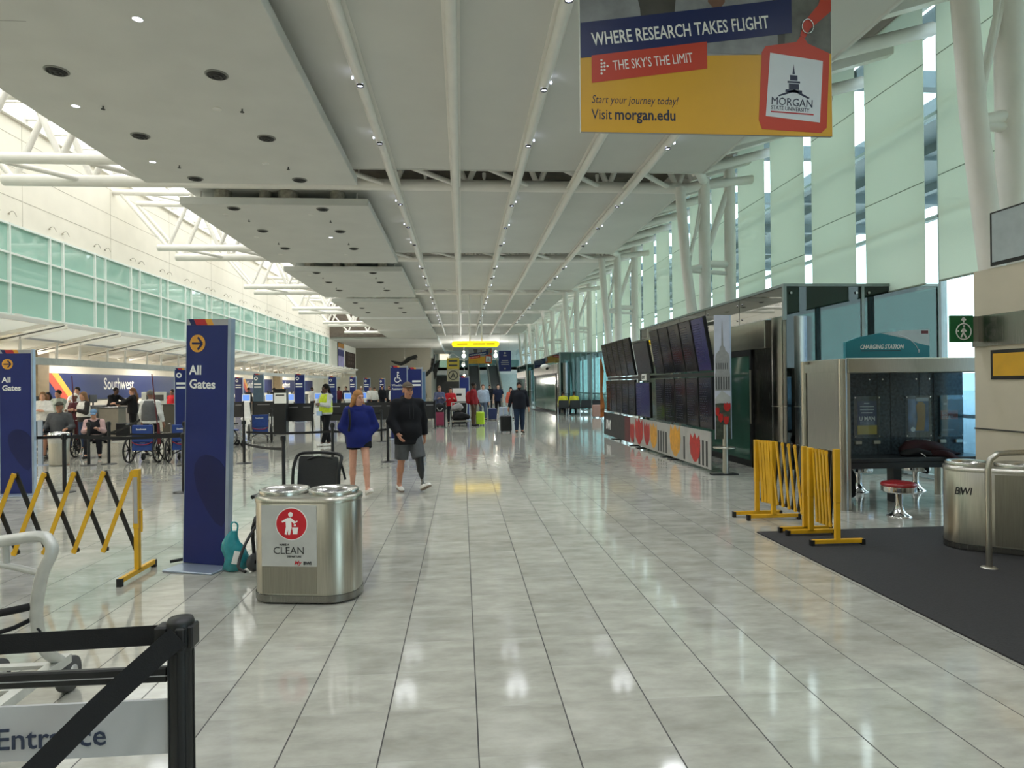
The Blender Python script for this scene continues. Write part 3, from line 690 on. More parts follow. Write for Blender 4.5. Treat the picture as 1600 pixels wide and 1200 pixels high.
# ---------------------------------------------------------------- expanding barriers
def lattice(o, nodes, zt=.97, zb=.26, off=.02, w=.036):
    for i in range(len(nodes)):
        a = Vector(nodes[i])
        for j, mt, s_ in ((i+1, M_yel, -1), (i-1, M_blk, 1)):
            if not 0 <= j < len(nodes): continue
            c = Vector(nodes[j]); d = (c-a).normalized(); n = Vector((-d.y, d.x, 0))*off*(1 if s_*(j-i) < 0 else 1)*s_
            n = Vector((-abs(d.y), -abs(d.x), 0))*off*(-s_)
            f = MB(); f.bar((a.x+n.x, a.y+n.y, zt), (c.x+n.x, c.y+n.y, zb), .014, w, up=(0, 0, 1), ext=.02)
            for P_ in ((a.x+n.x, a.y+n.y, zt-.005), (c.x+n.x, c.y+n.y, zb+.005)):
                q = Vector(P_); u = n.normalized(); f.cyl(q-u*.011, q+u*.011, .021, n=12)
            f.build('yellow_bar' if mt is M_yel else 'black_bar', mt, o)
def bpost(o, x, y, rz=0, foot=.64, h=1.0, plate=True):
    Mx = Matrix.Translation((x, y, 0)) @ Matrix.Rotation(rz, 4, 'Z')
    f = MB(); f.box(-.02, .02, -.026, .026, .06, h*.52, M=Mx); f.box(-.026, .026, -.03, .03, h*.45, h, M=Mx, bev=.004); p = f.build('post', M_yel, o)
    f = MB(); f.box(-.02, .02, -foot/2, foot/2, .03, .075, M=Mx, bev=.004); f.build('foot', M_yel, o)
    for s_ in (-1, 1): f = MB(); f.box(-.022, .022, s_*foot/2-.02, s_*foot/2+.02, 0, .072, M=Mx); f.build('end_cap', M_black, o)
    if plate: f = MB(); f.box(-.018, .018, -.034, -.03, .5, .93, M=Mx); f.build('label_plate', M_sgrey, p)
    return p
o = thing('expanding_barrier', 'yellow and black expanding barrier stretched out left of the blue pylon', 'barrier', (-3.04, 6.33, 0))
bpost(o, 0, 0)
lattice(o, [(-.03-.256*i, -.0-.01*i, 0) for i in range(8)])
bpost(o, -1.9, -.1)
f = MB(); f.cyl((.05, -.02, .62), (.05, -.02, .42), .008, n=6); f.cyl((.03, -.02, .62), (.06, -.02, .62), .008, n=6); f.build('latch', M_yel, o)
o = thing('expanding_barrier', 'yellow folding barrier with fanned bars, standing farther back right of the flight screens', 'barrier', (3.9, 7.7, 0))
bpost(o, -.08, .5, PI/2, .62); bpost(o, .03, .27, PI/2, .66); bpost(o, .05, -.45, PI/2, .6)
lattice(o, [(-.04, .47), (-.02, .43), (0, .39), (.02, .35), (.03, .31), (.05, .18), (.06, .05), (.06, -.1), (.06, -.25), (.06, -.4)], .98, .22)
o = thing('expanding_barrier', 'yellow folding barrier with tightly closed bars beside the charging station', 'barrier', (3.93, 6.86, 0))
bpost(o, 0, .23, PI/2, .54); bpost(o, .03, -.24, PI/2, .56, 1.03)
lattice(o, [(.03, .18-.065*i) for i in range(6)], .98, .2)
# ---------------------------------------------------------------- belt posts
def stanchion(label, loc, h=1.0, r=.032, belts=(), base=True, M=None):
    o = thing('belt_post', label, 'queue post', loc, 0); M = M or M_black
    f = MB(); f.cyl((0, 0, .02), (0, 0, h-.09), r, n=16); f.build('post', M, o)
    f = MB(); f.lathe([(r*1.12, h-.1), (r*1.15, h-.01), (r*1.0, h), (.001, h)], n=20)
    for a in range(4): f.box(r*.95, r*1.45, -.017, .017, h-.09, h-.02, M=Matrix.Rotation(a*PI/2, 4, 'Z'))
    f.build('belt_cassette', M, o)
    if base: f = MB(); f.lathe([(.001, .028), (.05, .027), (.165, .012), (.17, 0)], n=28); f.build('base', M, o)
    for (dx, dy, z0, z1) in belts:
        f = MB(); d = Vector((dx, dy, z1-z0)); n = 6; pts = [Vector((dx*i/n, dy*i/n, z0+(z1-z0)*i/n-.03*math.sin(PI*i/n))) for i in range(n+1)]
        for i in range(n): f.bar(pts[i], pts[i+1], .003, .05)
        f.build('belt', M_belt, o)
    return o
# nearest post with the entrance panel
o = thing('belt_post', 'large black queue post in the left foreground with belts and entrance panel', 'queue post', (-.945, 2.25, 0))
f = MB(); f.cyl((0, 0, .02), (0, 0, .9), .040, n=28)
for a in range(8): f.box(.036, .0425, -.004, .004, .03, .88, M=Matrix.Rotation(a*PI/4, 4, 'Z'))
f.build('post', M_black, o)
f = MB(); f.lathe([(.042, .89), (.043, .972), (.038, .985), (.001, .987)], n=28); f.box(-.075, -.03, -.03, .03, .893, .965, bev=.006); f.box(.0, .03, -.05, -.03, .89, .965, bev=.005); f.box(.03, .05, -.03, .03, .89, .965, bev=.005); f.build('belt_cassette', M_black, o)
f = MB(); f.lathe([(.001, .03), (.06, .028), (.17, .012), (.175, 0)], n=32); f.build('base', M_black, o)
f = MB()
for i in range(6): f.bar((-.07-.3*i, .012*i, .930-.009*i-.004*math.sin(PI*i/6)), (-.07-.3*(i+1), .012*(i+1), .930-.009*(i+1)-.004*math.sin(PI*(i+1)/6)), .003, .066)
f.build('belt', M_belt, o)
f = MB()
pts = smooth_path([Vector(p) for p in ((.01, -.055, .94), (-.17, -.14, .78), (-.40, -.25, .55), (-.75, -.42, .22), (-1.1, -.55, .02))], 5)
for i in range(len(pts)-1): f.bar(pts[i], pts[i+1], .072, .003, up=(.25, .9, .35), ext=.004)
f.build('slack_belt', M_belt, o)
f = MB(); f.box(-1.6, -.04, -.012, .012, .775, .825, bev=.005); f.box(-1.6, -.04, -.014, -.012, .797, .80, 1); f.build('panel_rail', [M_black, M_sgrey], o)
f = MB(); f.box(-1.5, -.042, -.006, .006, .537, .716); pn = f.build('entrance_panel', mat('panel_white', 'bdbec0', .45, var=.03), o)
text('lettering', 'g Entrance', .098, mat('panel_navy', '2f3a52', .5), pn, (-.655, -.008, .578), bold=.004)
POSTS = [
 ('thin black queue post behind the steel bin, its cassette low', (-3.16, 11.78), .9, [(-1.85, 3.75, .66, .44)]),
 ('black queue post behind the seat back, left of the woman in the blue hoodie', (-2.7, 13.8), 1.0, [(-2.3, 1.7, .82, .72), (1.0, 1.5, .82, .75)]),
 ('black queue post left of the man in the black hoodie', (-1.72, 15.2), 1.0, [(.9, -.4, .8, .8)]),
 ('black queue post beside the black pushchairs, in front of the blue wheelchairs', (-5.05, 15.5), 1.0, []),
 ('tall black queue post between the left pylon and the steel bin with liner', (-6.78, 11.65), 1.0, [(-2.2, .6, .95, .95), (2.03, -.28, .95, .95)]),
 ('black queue post mostly hidden behind the nearest blue pylon', (-4.69, 11.35), 1.0, []),
 ('black queue post in front of the pink blanket, left of its pair', (-8.6, 15.7), 1.0, [(-1.5, -.35, .7, .7), (.3, .1, .7, .7)]),
 ('black queue post in front of the pink blanket, right of its pair', (-8.25, 15.88), 1.0, [(1.9, -.5, .72, .72), (.95, -.5, .72, 1.05)]),
 ('black queue post in front of the wheelchair spokes, left of the nearest pylon', (-6.3, 15.3), 1.0, []),
 ('black queue post standing alone under the black panels, right of the woman', (-2.55, 20.8), 1.0, [(-1.6, .2, .9, .9)]),
 ('black queue post on the right side of the wheelchair pylons', (-.72, 27.0), 1.05, []),
 ('black queue post just behind the black podium', (-6.9, 24.2), 1.0, []),
]
for lab, (x, y), h, bl in POSTS: stanchion(lab, (x, y, 0), h, belts=bl)
# ---------------------------------------------------------------- luggage cart at the left edge
M_cart = mat('worn_aluminium', 'c9c9c4', .4, .35, var=.1, scale=12)
o = thing('luggage_cart', 'silver tube luggage cart behind the black belt at the left edge', 'luggage cart', (-2.5, 3.75, 0))
f = MB(); f.tube([(.23, .1, .22), (.235, -.05, .35), (.25, -.14, .56), (.31, -.19, .78), (.36, -.19, .90), (.345, -.18, .955), (.28, -.17, .985), (.0, -.15, .955), (-.28, -.17, .985), (-.345, -.18, .955), (-.36, -.19, .90), (-.31, -.19, .78), (-.25, -.14, .56), (-.235, -.05, .35), (-.23, .1, .22)], .03, n=14, sub=4); f.build('handle', M_cart, o)
f = MB(); f.tube([(-.3, -.15, .78), (0, -.13, .84), (.3, -.15, .78)], .018, n=8, sub=4); f.cyl((.1, -.14, .95), (.1, -.13, .84), .016, n=8); f.build('brake_bar', M_cart, o)
f = MB(); f.bar((.23, .15, .22), (.2, -.75, .17), .06, .05); f.bar((-.23, .15, .22), (-.2, -.75, .17), .06, .05)
for y in (.1, -.2, -.5, -.74): f.bar((-.22, y, .2), (.22, y, .2), .05, .02)
f.build('deck', M_cart, o)
for x, y in ((.2, .22), (-.2, .22), (0, -.72)):
    f = MB(); f.lathe([(.03, -.025), (.095, -.03), (.1, -.015), (.1, .015), (.095, .03), (.03, .025)], n=24); w_ = f.build('wheel', mat('grey_rubber', '4c4c4c', .7), o); w_.location = (x, y, .1); w_.rotation_euler = (0, PI/2, .1)
    f = MB(); f.lathe([(.001, -.028), (.05, -.03), (.05, .03), (.001, .028)], n=14); f.build('hub', M_cart, w_)
f = MB(); f.tube([(.25, -.16, .62), (.1, -.2, .60), (-.2, -.18, .56)], .02, n=8, sub=3); f.tube([(.24, -.12, .55), (.1, -.2, .5), (-.2, -.18, .5)], .012, n=8, sub=3); f.tube([(.25, -.14, .5), (.28, -.15, .47), (.27, -.14, .42), (.25, -.13, .46)], .006, n=6, sub=3); f.build('strap', M_belt, o)
f = MB(); f.box(-.2, .08, -.23, -.22, .46, .5); f.build('green_tag', mat('green_tag', '6fae4a', .6), o)
# ---------------------------------------------------------------- transport chair behind the bin, teal bag
M_chairk = mat('black_chair_tube', '1b1c1e', .35, .2); M_chairs = mat('black_seat_sheet', '2c2d2f', .5, bump=.2, scale=40)
o = thing('transport_chair', 'black transport chair behind the steel twin bin', 'wheelchair', (-1.62, 6.56, 0), -.42)
f = MB(); f.prism([(-.24, .52), (.24, .52), (.24, 1.0), (.22, 1.04), (-.22, 1.04), (-.24, 1.0)], .02, M=Matrix.Translation((0, .2, 0)) @ Matrix.Rotation(-.12, 4, 'X')); f.build('backrest', M_chairs, o)
f = MB(); f.box(-.25, .25, -.28, .22, .45, .49, bev=.01); f.build('seat', M_chairs, o)
for s_ in (-1, 1):
    f = MB(); f.tube([(s_*.28, -.3, .1), (s_*.28, -.28, .5), (s_*.28, .2, .55), (s_*.28, .28, .9), (s_*.27, .34, 1.03), (s_*.2, .36, 1.06)], .017, n=10, sub=4); f.build('side_tube', M_chairk, o)
    f = MB(); f.tube([(s_*.3, -.3, .7), (s_*.3, .05, .72), (s_*.3, .24, .7)], .02, n=8, sub=3); f.build('armrest', M_chairk, o)
    f = MB(); f.tube([(s_*.24, -.3, .45), (s_*.24, -.46, .3), (s_*.22, -.58, .12), (s_*.1, -.62, .09)], .014, n=8, sub=3); f.build('footrest', M_chairk, o)
    for y, r in ((-.32, .085), (.3, .11)):
        f = MB(); f.lathe([(.02, -.02), (r*.9, -.024), (r, -.01), (r, .01), (r*.9, .024), (.02, .02)], n=22); w_ = f.build('wheel', mat('grey_rubber', '4c4c4c', .7), o); w_.location = (s_*.27, y, r); w_.rotation_euler = (0, PI/2, 0)
f = MB(); f.tube([(-.22, .36, 1.06), (0, .37, 1.07), (.22, .36, 1.06)], .017, n=10); f.tube([(-.12, .31, 1.0), (.0, .33, 1.03), (.18, .33, 1.01)], .012, n=8, sub=3); f.cyl((.27, .32, 1.0), (.3, .36, .8), .012, n=8); f.build('push_handle', M_chairk, o)
f = MB(); rnd = random.Random(4); rings = []
for i, (z, rx, ry) in enumerate(((0, .06, .05), (.02, .105, .07), (.12, .115, .08), (.22, .10, .07), (.28, .07, .05), (.33, .05, .03), (.38, .035, .02))):
    rings.append([(rx*(1+.16*rnd.uniform(-1, 1))*math.cos(a*PI/9)+.03*math.sin(z*16), ry*(1+.16*rnd.uniform(-1, 1))*math.sin(a*PI/9), z) for a in range(18)])
loft(f, rings); bg = f.build('carrier_bag', mat('teal_plastic', '2f8f98', .25, spec=.6, var=.2, scale=14), label='teal plastic carrier bag between the blue pylon and steel bin', cat='bag', loc=(-2.19, 6.42, .0), rz=.3)
f = MB(); f.box(-.05, .01, -.088, -.08, .08, .2, M=Matrix.Rotation(.25, 4, 'Y')); f.build('white_label', M_wtext, bg)
f = MB(); f.tube([(-.02, 0, .36), (-.03, .01, .44), (.0, .02, .46), (.03, .01, .43), (.02, 0, .36)], .008, n=6, sub=3); f.build('handle', MATS['teal_plastic'], bg)
f = MB(); f.tube([(-.08, 0, 0), (-.02, .0, .0), (.09, 0, 0)], .01, n=6); 
# ---------------------------------------------------------------- hanging advertising banner
M_bphoto = mat('print_dark_photo', '4a4744', .45, var=.3, scale=3); M_bcoat = mat('print_white_coat', '8e9094', .45, var=.22, scale=5)
M_byel = mat('print_yellow', 'd9a52e', .42, var=.02); M_bnavy = mat('print_navy', '14245c', .42, var=.02); M_borange = mat('print_orange', 'c5402a', .42, var=.02)
M_bskin = mat('print_skin', '7d5a4c', .45); M_bcard = mat('print_card', 'd5dce3', .4, var=.02); M_bink = mat('print_ink', '1d2744', .45)
def banner(label, loc, sc):
    o = thing('hanging_banner', label, 'banner', loc); K = 2.568/392*sc
    P_ = lambda x, y: ((x-1104)*K, (206.0+.0179*(x-908)-y)*K)
    def poly(nm, pts, M, d, par):
        f = MB(); f.prism([P_(*p) for p in pts], -.0015, M=Matrix.Translation((0, -d, 0))); return f.build(nm, M, par)
    H_ = 250*K
    f = MB(); f.box(-196*K, 196*K, 0, .03*sc, 0, H_+.0); bd = f.build('board', M_sgrey, o)
    f = MB(); f.box(196*K, 196*K+.006, 0, .03*sc, 0, H_); f.box(-196*K-.006, -196*K, 0, .03*sc, 0, H_); f.build('edge', M_wtext, o)
    poly('photo_print', [(908, 206-120), (1300, 213-130), (1300, -43+7), (908, -43)], M_bphoto, .0, bd)
    poly('lab_coat', [(908, 96), (908, -43), (985, -43), (1000, 20), (1003, 70)], M_bcoat, .0015, bd)
    poly('lab_coat', [(1048, 80), (1060, -43), (1200, -43), (1215, 60), (1215, 90)], M_bcoat, .0015, bd)
    poly('lab_coat', [(1225, 95), (1230, -43), (1300, -43), (1300, 90)], mat('print_grey_coat', '6a6a66', .45, var=.3, scale=6), .0015, bd)
    poly('skin', [(1105, 8), (1120, 24), (1132, 8), (1130, -20), (1108, -20)], M_bskin, .003, bd)
    poly('yellow_field', [(908, 206), (1300, 213), (1300, 85), (908, 95)], M_byel, .003, bd)
    poly('lab_coat', [(1103, 83), (1215, 62), (1188, 88), (1103, 86)], M_bcoat, .0045, bd)
    nb = poly('navy_strip', [(909, 96), (1237, 54), (1237, 1), (909, 43)], M_bnavy, .0045, bd)
    ob = poly('orange_strip', [(925, 133), (1103, 110), (1103, 69), (925, 92)], M_borange, .006, bd)
    an = math.atan2(42, 328)
    def T(s_, x, y, size, M, par, d, a=0, **k):
        q = P_(x, y); e = text('lettering', s_, size*K, M, par, (q[0], -d, q[1]), rot=(PI/2, -a, 0), **k); return e
    # rot about y after x: matrix order XYZ -> tilt in the board plane
    T('WHERE RESEARCH TAKES FLIGHT', 927, 77, 27.5, M_wtext, nb, .0065, an, bold=.012, sx=.665)
    T("THE SKY'S THE LIMIT", 958, 114, 21, M_wtext, ob, .008, an, bold=0.0, sx=.64)
    f = MB()
    for i in range(5):
        for j in range(3-abs(i-2)):
            q = P_(940+j*4.5, 119-i*5-.6*j); f.cyl((q[0], -.009, q[1]), (q[0], -.006, q[1]), 1.7*K, n=8)
    f.build('dots', M_wtext, ob)
    T('Start your journey today!', 924, 163, 17, M_bink, bd, .0048, bold=-.004, shear=.22, sx=.76); T('Visit', 924, 187, 22, M_bink, bd, .0048, sx=.8); T('morgan.edu', 959, 187.5, 23, M_bink, bd, .0048, bold=.018, sx=.86)
    bg_ = poly('badge', [(1183, 188), (1188, 202), (1282, 208), (1291, 200), (1297, 85), (1262, 70), (1253, 56), (1244, 68), (1195, 75), (1189, 84)], M_borange, .006, bd)
    cd = poly('badge_card', [(1194, 182), (1280, 192), (1286, 97), (1202, 85)], M_bcard, .0075, bg_)
    poly('strap', [(1250, 58), (1258, 62), (1266, 48), (1300, 20), (1300, -43), (1296, -43), (1280, 10), (1256, 38)], M_borange, .007, bg_)
    f = MB(); f.tube([(P_(1262+9*math.cos(a), 44+11*math.sin(a))[0], -.012, P_(1262+9*math.cos(a), 44+11*math.sin(a))[1]) for a in np.linspace(0, 2*PI, 18)[:-1]], 1.0*K, n=6, closed=True); f.build('buckle', M_chrome, bg_)
    tw = [[(1237, 118), (1239, 102), (1241, 118)], [(1233, 127), (1233, 119), (1245, 120), (1245, 128)], [(1229, 131), (1229, 128), (1249, 129), (1249, 132)], [(1231, 141), (1231, 132), (1247, 133), (1247, 142)], [(1225, 145), (1226, 141), (1252, 143), (1252, 147)], [(1214, 150), (1240, 141), (1264, 154), (1262, 156), (1240, 145), (1215, 152)]]
    f = MB()
    for q in tw: f.prism([P_(*p) for p in q], -.001, M=Matrix.Translation((0, -.009, 0)))
    f.build('tower_emblem', M_bink, cd)
    T('MORGAN', 1202, 164, 17, M_bink, cd, .0095, -.06, sx=.9); T('STATE UNIVERSITY', 1202, 171.5, 8.6, M_bink, cd, .0095, -.06, sx=.84); poly('red_rule', [(1202, 174), (1270, 179), (1270, 181), (1202, 176)], M_red, .009, cd)
    zt = 7.0-loc[2]
    for s_ in (-1, 1):
        f = MB(); f.cyl((s_*150*K, .015, H_), (s_*150*K, .015, zt), .006, n=6); f.build('cable', M_steel, o)
    return o
banner('large yellow university banner hanging at the top right of the hall', (2.478, 6.3, 4.227), 1.0)
banner('small distant yellow banner hanging right of the lit yellow sign', (1.9, 66.0, 3.95), .92)
# ---------------------------------------------------------------- flight information screens
M_scr = mat('screen_black', '0d0e13', .12, spec=.6, var=.5, scale=2.5); M_scrb = mat('screen_blue_lit', '1a1a3a', .15, emit='2b2a60', es=.25); M_scrg = mat('screen_dark_grey', '2e3033', .2)
M_bez = mat('screen_bezel', '0a0a0b', .35); M_row = mat('screen_rows', '1d2034', .3, emit='3a4474', es=.05)
def screen(label, y, z0, h, w, tilt, lit=0, x=4.85):
    o = thing('flight_screen', label, 'screen', (x, y, z0), 0, 'flight information screens'); o.rotation_euler = (0, 0, -PI/2)   # local -y faces -x
    o.rotation_euler = Euler((tilt, 0, -PI/2), 'XYZ') if False else Matrix.Rotation(-PI/2, 3, 'Z').to_euler()
    R_ = Matrix.Rotation(tilt, 4, 'X')
    f = MB(); f.box(-w/2, w/2, 0, .07, 0, h, M=R_, bev=.006); f.build('bezel', M_bez, o)
    f = MB(); f.box(-w/2+.022, w/2-.022, -.002, 0, .022, h-.022, M=R_); p = f.build('display', (M_scr, M_scrb, M_scrg)[lit], o)
    if lit != 2:
        f = MB(); rr = random.Random(int(y*100)+int(z0*10))
        for i in range(16):
            zz = h-.14-.05*i; xx = -w/2+.05
            for q in range(4):
                ln = rr.uniform(.04, .1); f.box(xx, xx+ln, -.003, -.002, zz, zz+.014, M=R_); xx += ln+rr.uniform(.02, .05)
        f.build('text_rows', M_row, p)
    return o
ya = [12.62, 13.36, 14.1, 14.84, 15.58]; yb2 = [18.25, 18.98, 19.71, 20.44, 21.17]
for i, y in enumerate(ya):
    screen('tilted black flight screen in the upper row, %s from the dome picture end' % ORD[i], y, 1.98, 1.08, .68, .17, 1 if i == 0 else 0)
    screen('black flight screen in the lower row, %s from the dome picture end' % ORD[i], y, .84, 1.02, .68, .02, 0)
screen('wide plain grey screen in the middle of the upper row of flight screens', 16.95, 2.0, .86, 1.35, .17, 2)
screen('wide bluish screen in the middle of the lower row of flight screens', 16.95, .86, .92, 1.3, .02, 1, 4.8)
for i, y in enumerate(yb2[::-1]):
    screen('tilted black flight screen in the upper row, %s from the far end' % ORD[i], y, 1.98, 1.08, .68, .17, 0)
    screen('black flight screen in the lower row, %s from the far end' % ORD[i], y, .84, 1.02, .68, .02, 0)
# stand: posts, rails, printed panels
o = thing('screen_stand', 'steel stand with dome and tulip prints carrying the flight screens', 'screen stand', (4.98, 12.0, 0))
for y in (.0, 2.55, 3.1, 5.3, 6.0, 8.2):
    f = MB(); f.cyl((0, y, .02), (0, y, 2.9 if y else .95), .055 if y == 0 else .03, n=14); f.build('post', M_steel, o)
    f = MB(); f.box(-.28, .22, y-.09, y+.09, 0, .02); f.build('foot_plate', M_black, o)
f = MB(); f.lathe([(.001, .5), (.2, .5), (.21, .515), (.2, .53), (.001, .53)], (-.02, 0, 0), n=26); f.build('ring_shelf', M_steel, o)
f = MB(); f.box(-.05, .01, .2, 9.7, 1.88, 1.96); f.box(-.15, -.14, 4.4, 5.5, 1.80, 2.03); f.build('cross_rail', M_black, o)
f = MB(); f.box(-.03, .0, .2, 9.7, 2.9, 2.96); f.build('top_rail', M_steel, o)
def rot_text(s_, size, M, par, loc, **k): return text('lettering', s_, size, M, par, loc, rot=(PI/2, 0, -PI/2), **k)
f = MB(); f.box(-.158, -.152, 4.72, 5.15, 1.83, 2.0); lp = f.build('logo_plate', M_wtext, o); rot_text('BWI', .13, M_text, lp, (-.16, 5.12, 1.87), bold=.03, shear=.2)
# low printed strip
M_pstone = mat('print_stone', 'a9a7a2', .4, var=.12, scale=4); M_tul = mat('print_tulip_red', 'b2261f', .4, var=.25, scale=8); M_tuly = mat('print_tulip_yellow', 'd79a2b', .4, var=.2, scale=8); M_pdark = mat('print_maroon', '5a0f18', .4)
f = MB(); f.box(-.19, -.17, .25, 9.7, .06, .8); sp_ = f.build('tulip_panel', M_pstone, o)
f = MB(); f.box(-.193, -.19, 6.9, 9.7, .06, .8); dk = f.build('dark_end', M_black, sp_)
f = MB(); f.box(-.194, -.19, 6.3, 6.9, .06, .8); f.build('maroon_band', M_pdark, sp_)
rot_text('BWI', .42, M_wtext, dk, (-.197, 9.35, .27), bold=.03, shear=.2, sx=.8)
def petal(c, w, h): return [(c-w*.1, 0), (c-w*.42, h*.25), (c-w*.5, h*.6), (c-w*.42, h), (c-w*.2, h*.82), (c, h*1.04), (c+w*.2, h*.82), (c+w*.42, h), (c+w*.5, h*.6), (c+w*.42, h*.25), (c+w*.1, 0)]
RZ = Matrix.Rotation(-PI/2, 4, 'Z')
def side_poly(nm, pts, M, x, par):   # polygon in (y, z) facing -x
    f = MB(); f.prism([(-p[0], p[1]) for p in pts], -.0015, M=Matrix.Translation((x, 0, 0)) @ RZ); return f.build(nm, M, par)
for c, w, h, z, M in ((1.1, .62, .58, .12, M_tul), (2.35, .75, .7, .1, M_tuly), (4.0, .6, .62, .12, M_tuly), (4.6, .55, .6, .14, M_tul), (5.35, .8, .7, .1, M_tul), (6.05, .5, .55, .1, M_tul)):
    side_poly('tulip_print', [(a, b_+z) for a, b_ in petal(c, w, h)], M, -.192, sp_)
for c in (.45, .65, .85, 1.75, 3.0, 3.2, 3.4, 3.6, 5.9, 6.1): f = MB(); f.box(-.1925, -.1905, c-.05, c+.05, .1, .6); f.build('column_print', M_dark, sp_)
# dome picture on the near end, facing the walkway
f = MB(); f.box(-.2, .1, -.03, -.005, .68, 3.03); cp = f.build('dome_panel', mat('print_sky', 'b9bac6', .4, var=.06), o)
f = MB(); f.box(.1, .12, -.035, 0, .68, 3.03); f.build('light_edge', M_edge, o)
def fpoly(nm, pts, M, d): f = MB(); f.prism(pts, -.0015, M=Matrix.Translation((-.05, d, 0))); return f.build(nm, M, cp)
fpoly('dome_print', [(-.02, 2.45), (-.012, 2.75), (0, 2.95), (.012, 2.75), (.02, 2.45), (.05, 2.42), (.06, 2.36), (.12, 2.3), (.14, 2.2), (.14, 1.95), (.15, 1.9), (.15, 1.6), (-.15, 1.6), (-.15, 1.9), (-.14, 1.95), (-.14, 2.2), (-.12, 2.3), (-.06, 2.36), (-.05, 2.42)], mat('print_dome', '8f8c89', .4, var=.1, scale=20), -.031)
f = MB()
for i in range(6): f.box(-.185+.049*i, -.165+.049*i, -.035, -.0325, 1.62, 1.86); f.box(-.17+.042*i, -.158+.042*i, -.035, -.0325, 2.0, 2.12)
f.build('columns_print', M_dark, cp)
fpoly('pediment_print', [(-.15, 1.45), (-.02, 1.6), (.15, 1.48), (.15, 1.38), (-.15, 1.35)], M_pstone, -.0325)
f = MB(); f.box(-.2, .1, -.0325, -.031, .68, 1.36); f.build('garden_print', mat('print_garden', '3d4134', .4, var=.6, scale=14), cp)
for x, z, w in ((.05, 1.2, .14), (-.08, 1.0, .1), (.03, .95, .1), (-.14, 1.12, .08)): fpoly('tulip_print', [(a+x+.03, b_+z) for a, b_ in petal(0, w, .17)], M_tul, -.034)
f = MB(); f.prism([(0, .6), (.12, .65), (.15, 1.0), (.08, 1.5), (.13, 2.2), (.05, 2.6), (0, 2.6)], .02, M=Matrix.Translation((-.3, 9.75, 0))); f.build('far_end_print', mat('print_orange_bloom', 'a5632f', .4, var=.5, scale=6), o)
# ---------------------------------------------------------------- phone charging kiosk
M_gran = mat('dark_granite', '39444a', .22, var=.55, scale=26, spec=.5); M_kdark = mat('kiosk_dark', '22262a', .4)
KX, KY = 5.2, 8.45
o = thing('charging_kiosk', 'steel framed charging station with dark granite back wall and posters', 'charging station', (KX, KY, 0))
W_ = 2.14
for x, y in ((0, 0), (.02, 1.0), (W_, -.03), (W_, 1.0)):
    f = MB(); f.cyl((x-.05, y, 0), (x-.05, y, 2.05), .06, n=18); f.box(x-.05, x+.055, y-.02, y+.06, 0, 2.05, bev=.008); f.build('post', M_steel, o)
f = MB(); f.box(0, W_, -.05, 1.0, 1.86, 2.06, bev=.01); f.build('canopy', M_steel, o)
f = MB(); f.box(-.05, -.02, .1, .9, .12, 1.95); f.box(-.07, 0, .06, .94, 1.88, 2.0); f.build('side_panel', M_steel, o)
f = MB(); f.box(W_+.0, W_+.03, .1, .9, .65, 1.85); f.build('side_glass', glass('kiosk_glass', (.55, .72, .85), .6), o)
f = MB(); f.box(.05, W_-.05, .5, .56, .66, 1.87)
for x in (.78, .98, 1.42, 1.64): f.box(x-.004, x+.004, .496, .5, .66, 1.87, 1)
f.build('back_wall', [M_gran, M_black], o)
f = MB()
for x in (.66, .86, 1.37, 1.57): f.cyl((x, .49, 1.77), (x, .5, 1.77), .012, n=10)
f.build('screw_cap', M_chrome, o)
f = MB(); f.box(.03, W_-.03, .02, 1.0, .63, .69, bev=.008); f.box(.03, W_-.03, .02, .05, .55, .63); f.build('counter', M_kdark, o)
f = MB(); f.box(.98, 1.1, .45, .6, 0, .63); f.build('pedestal', M_kdark, o)
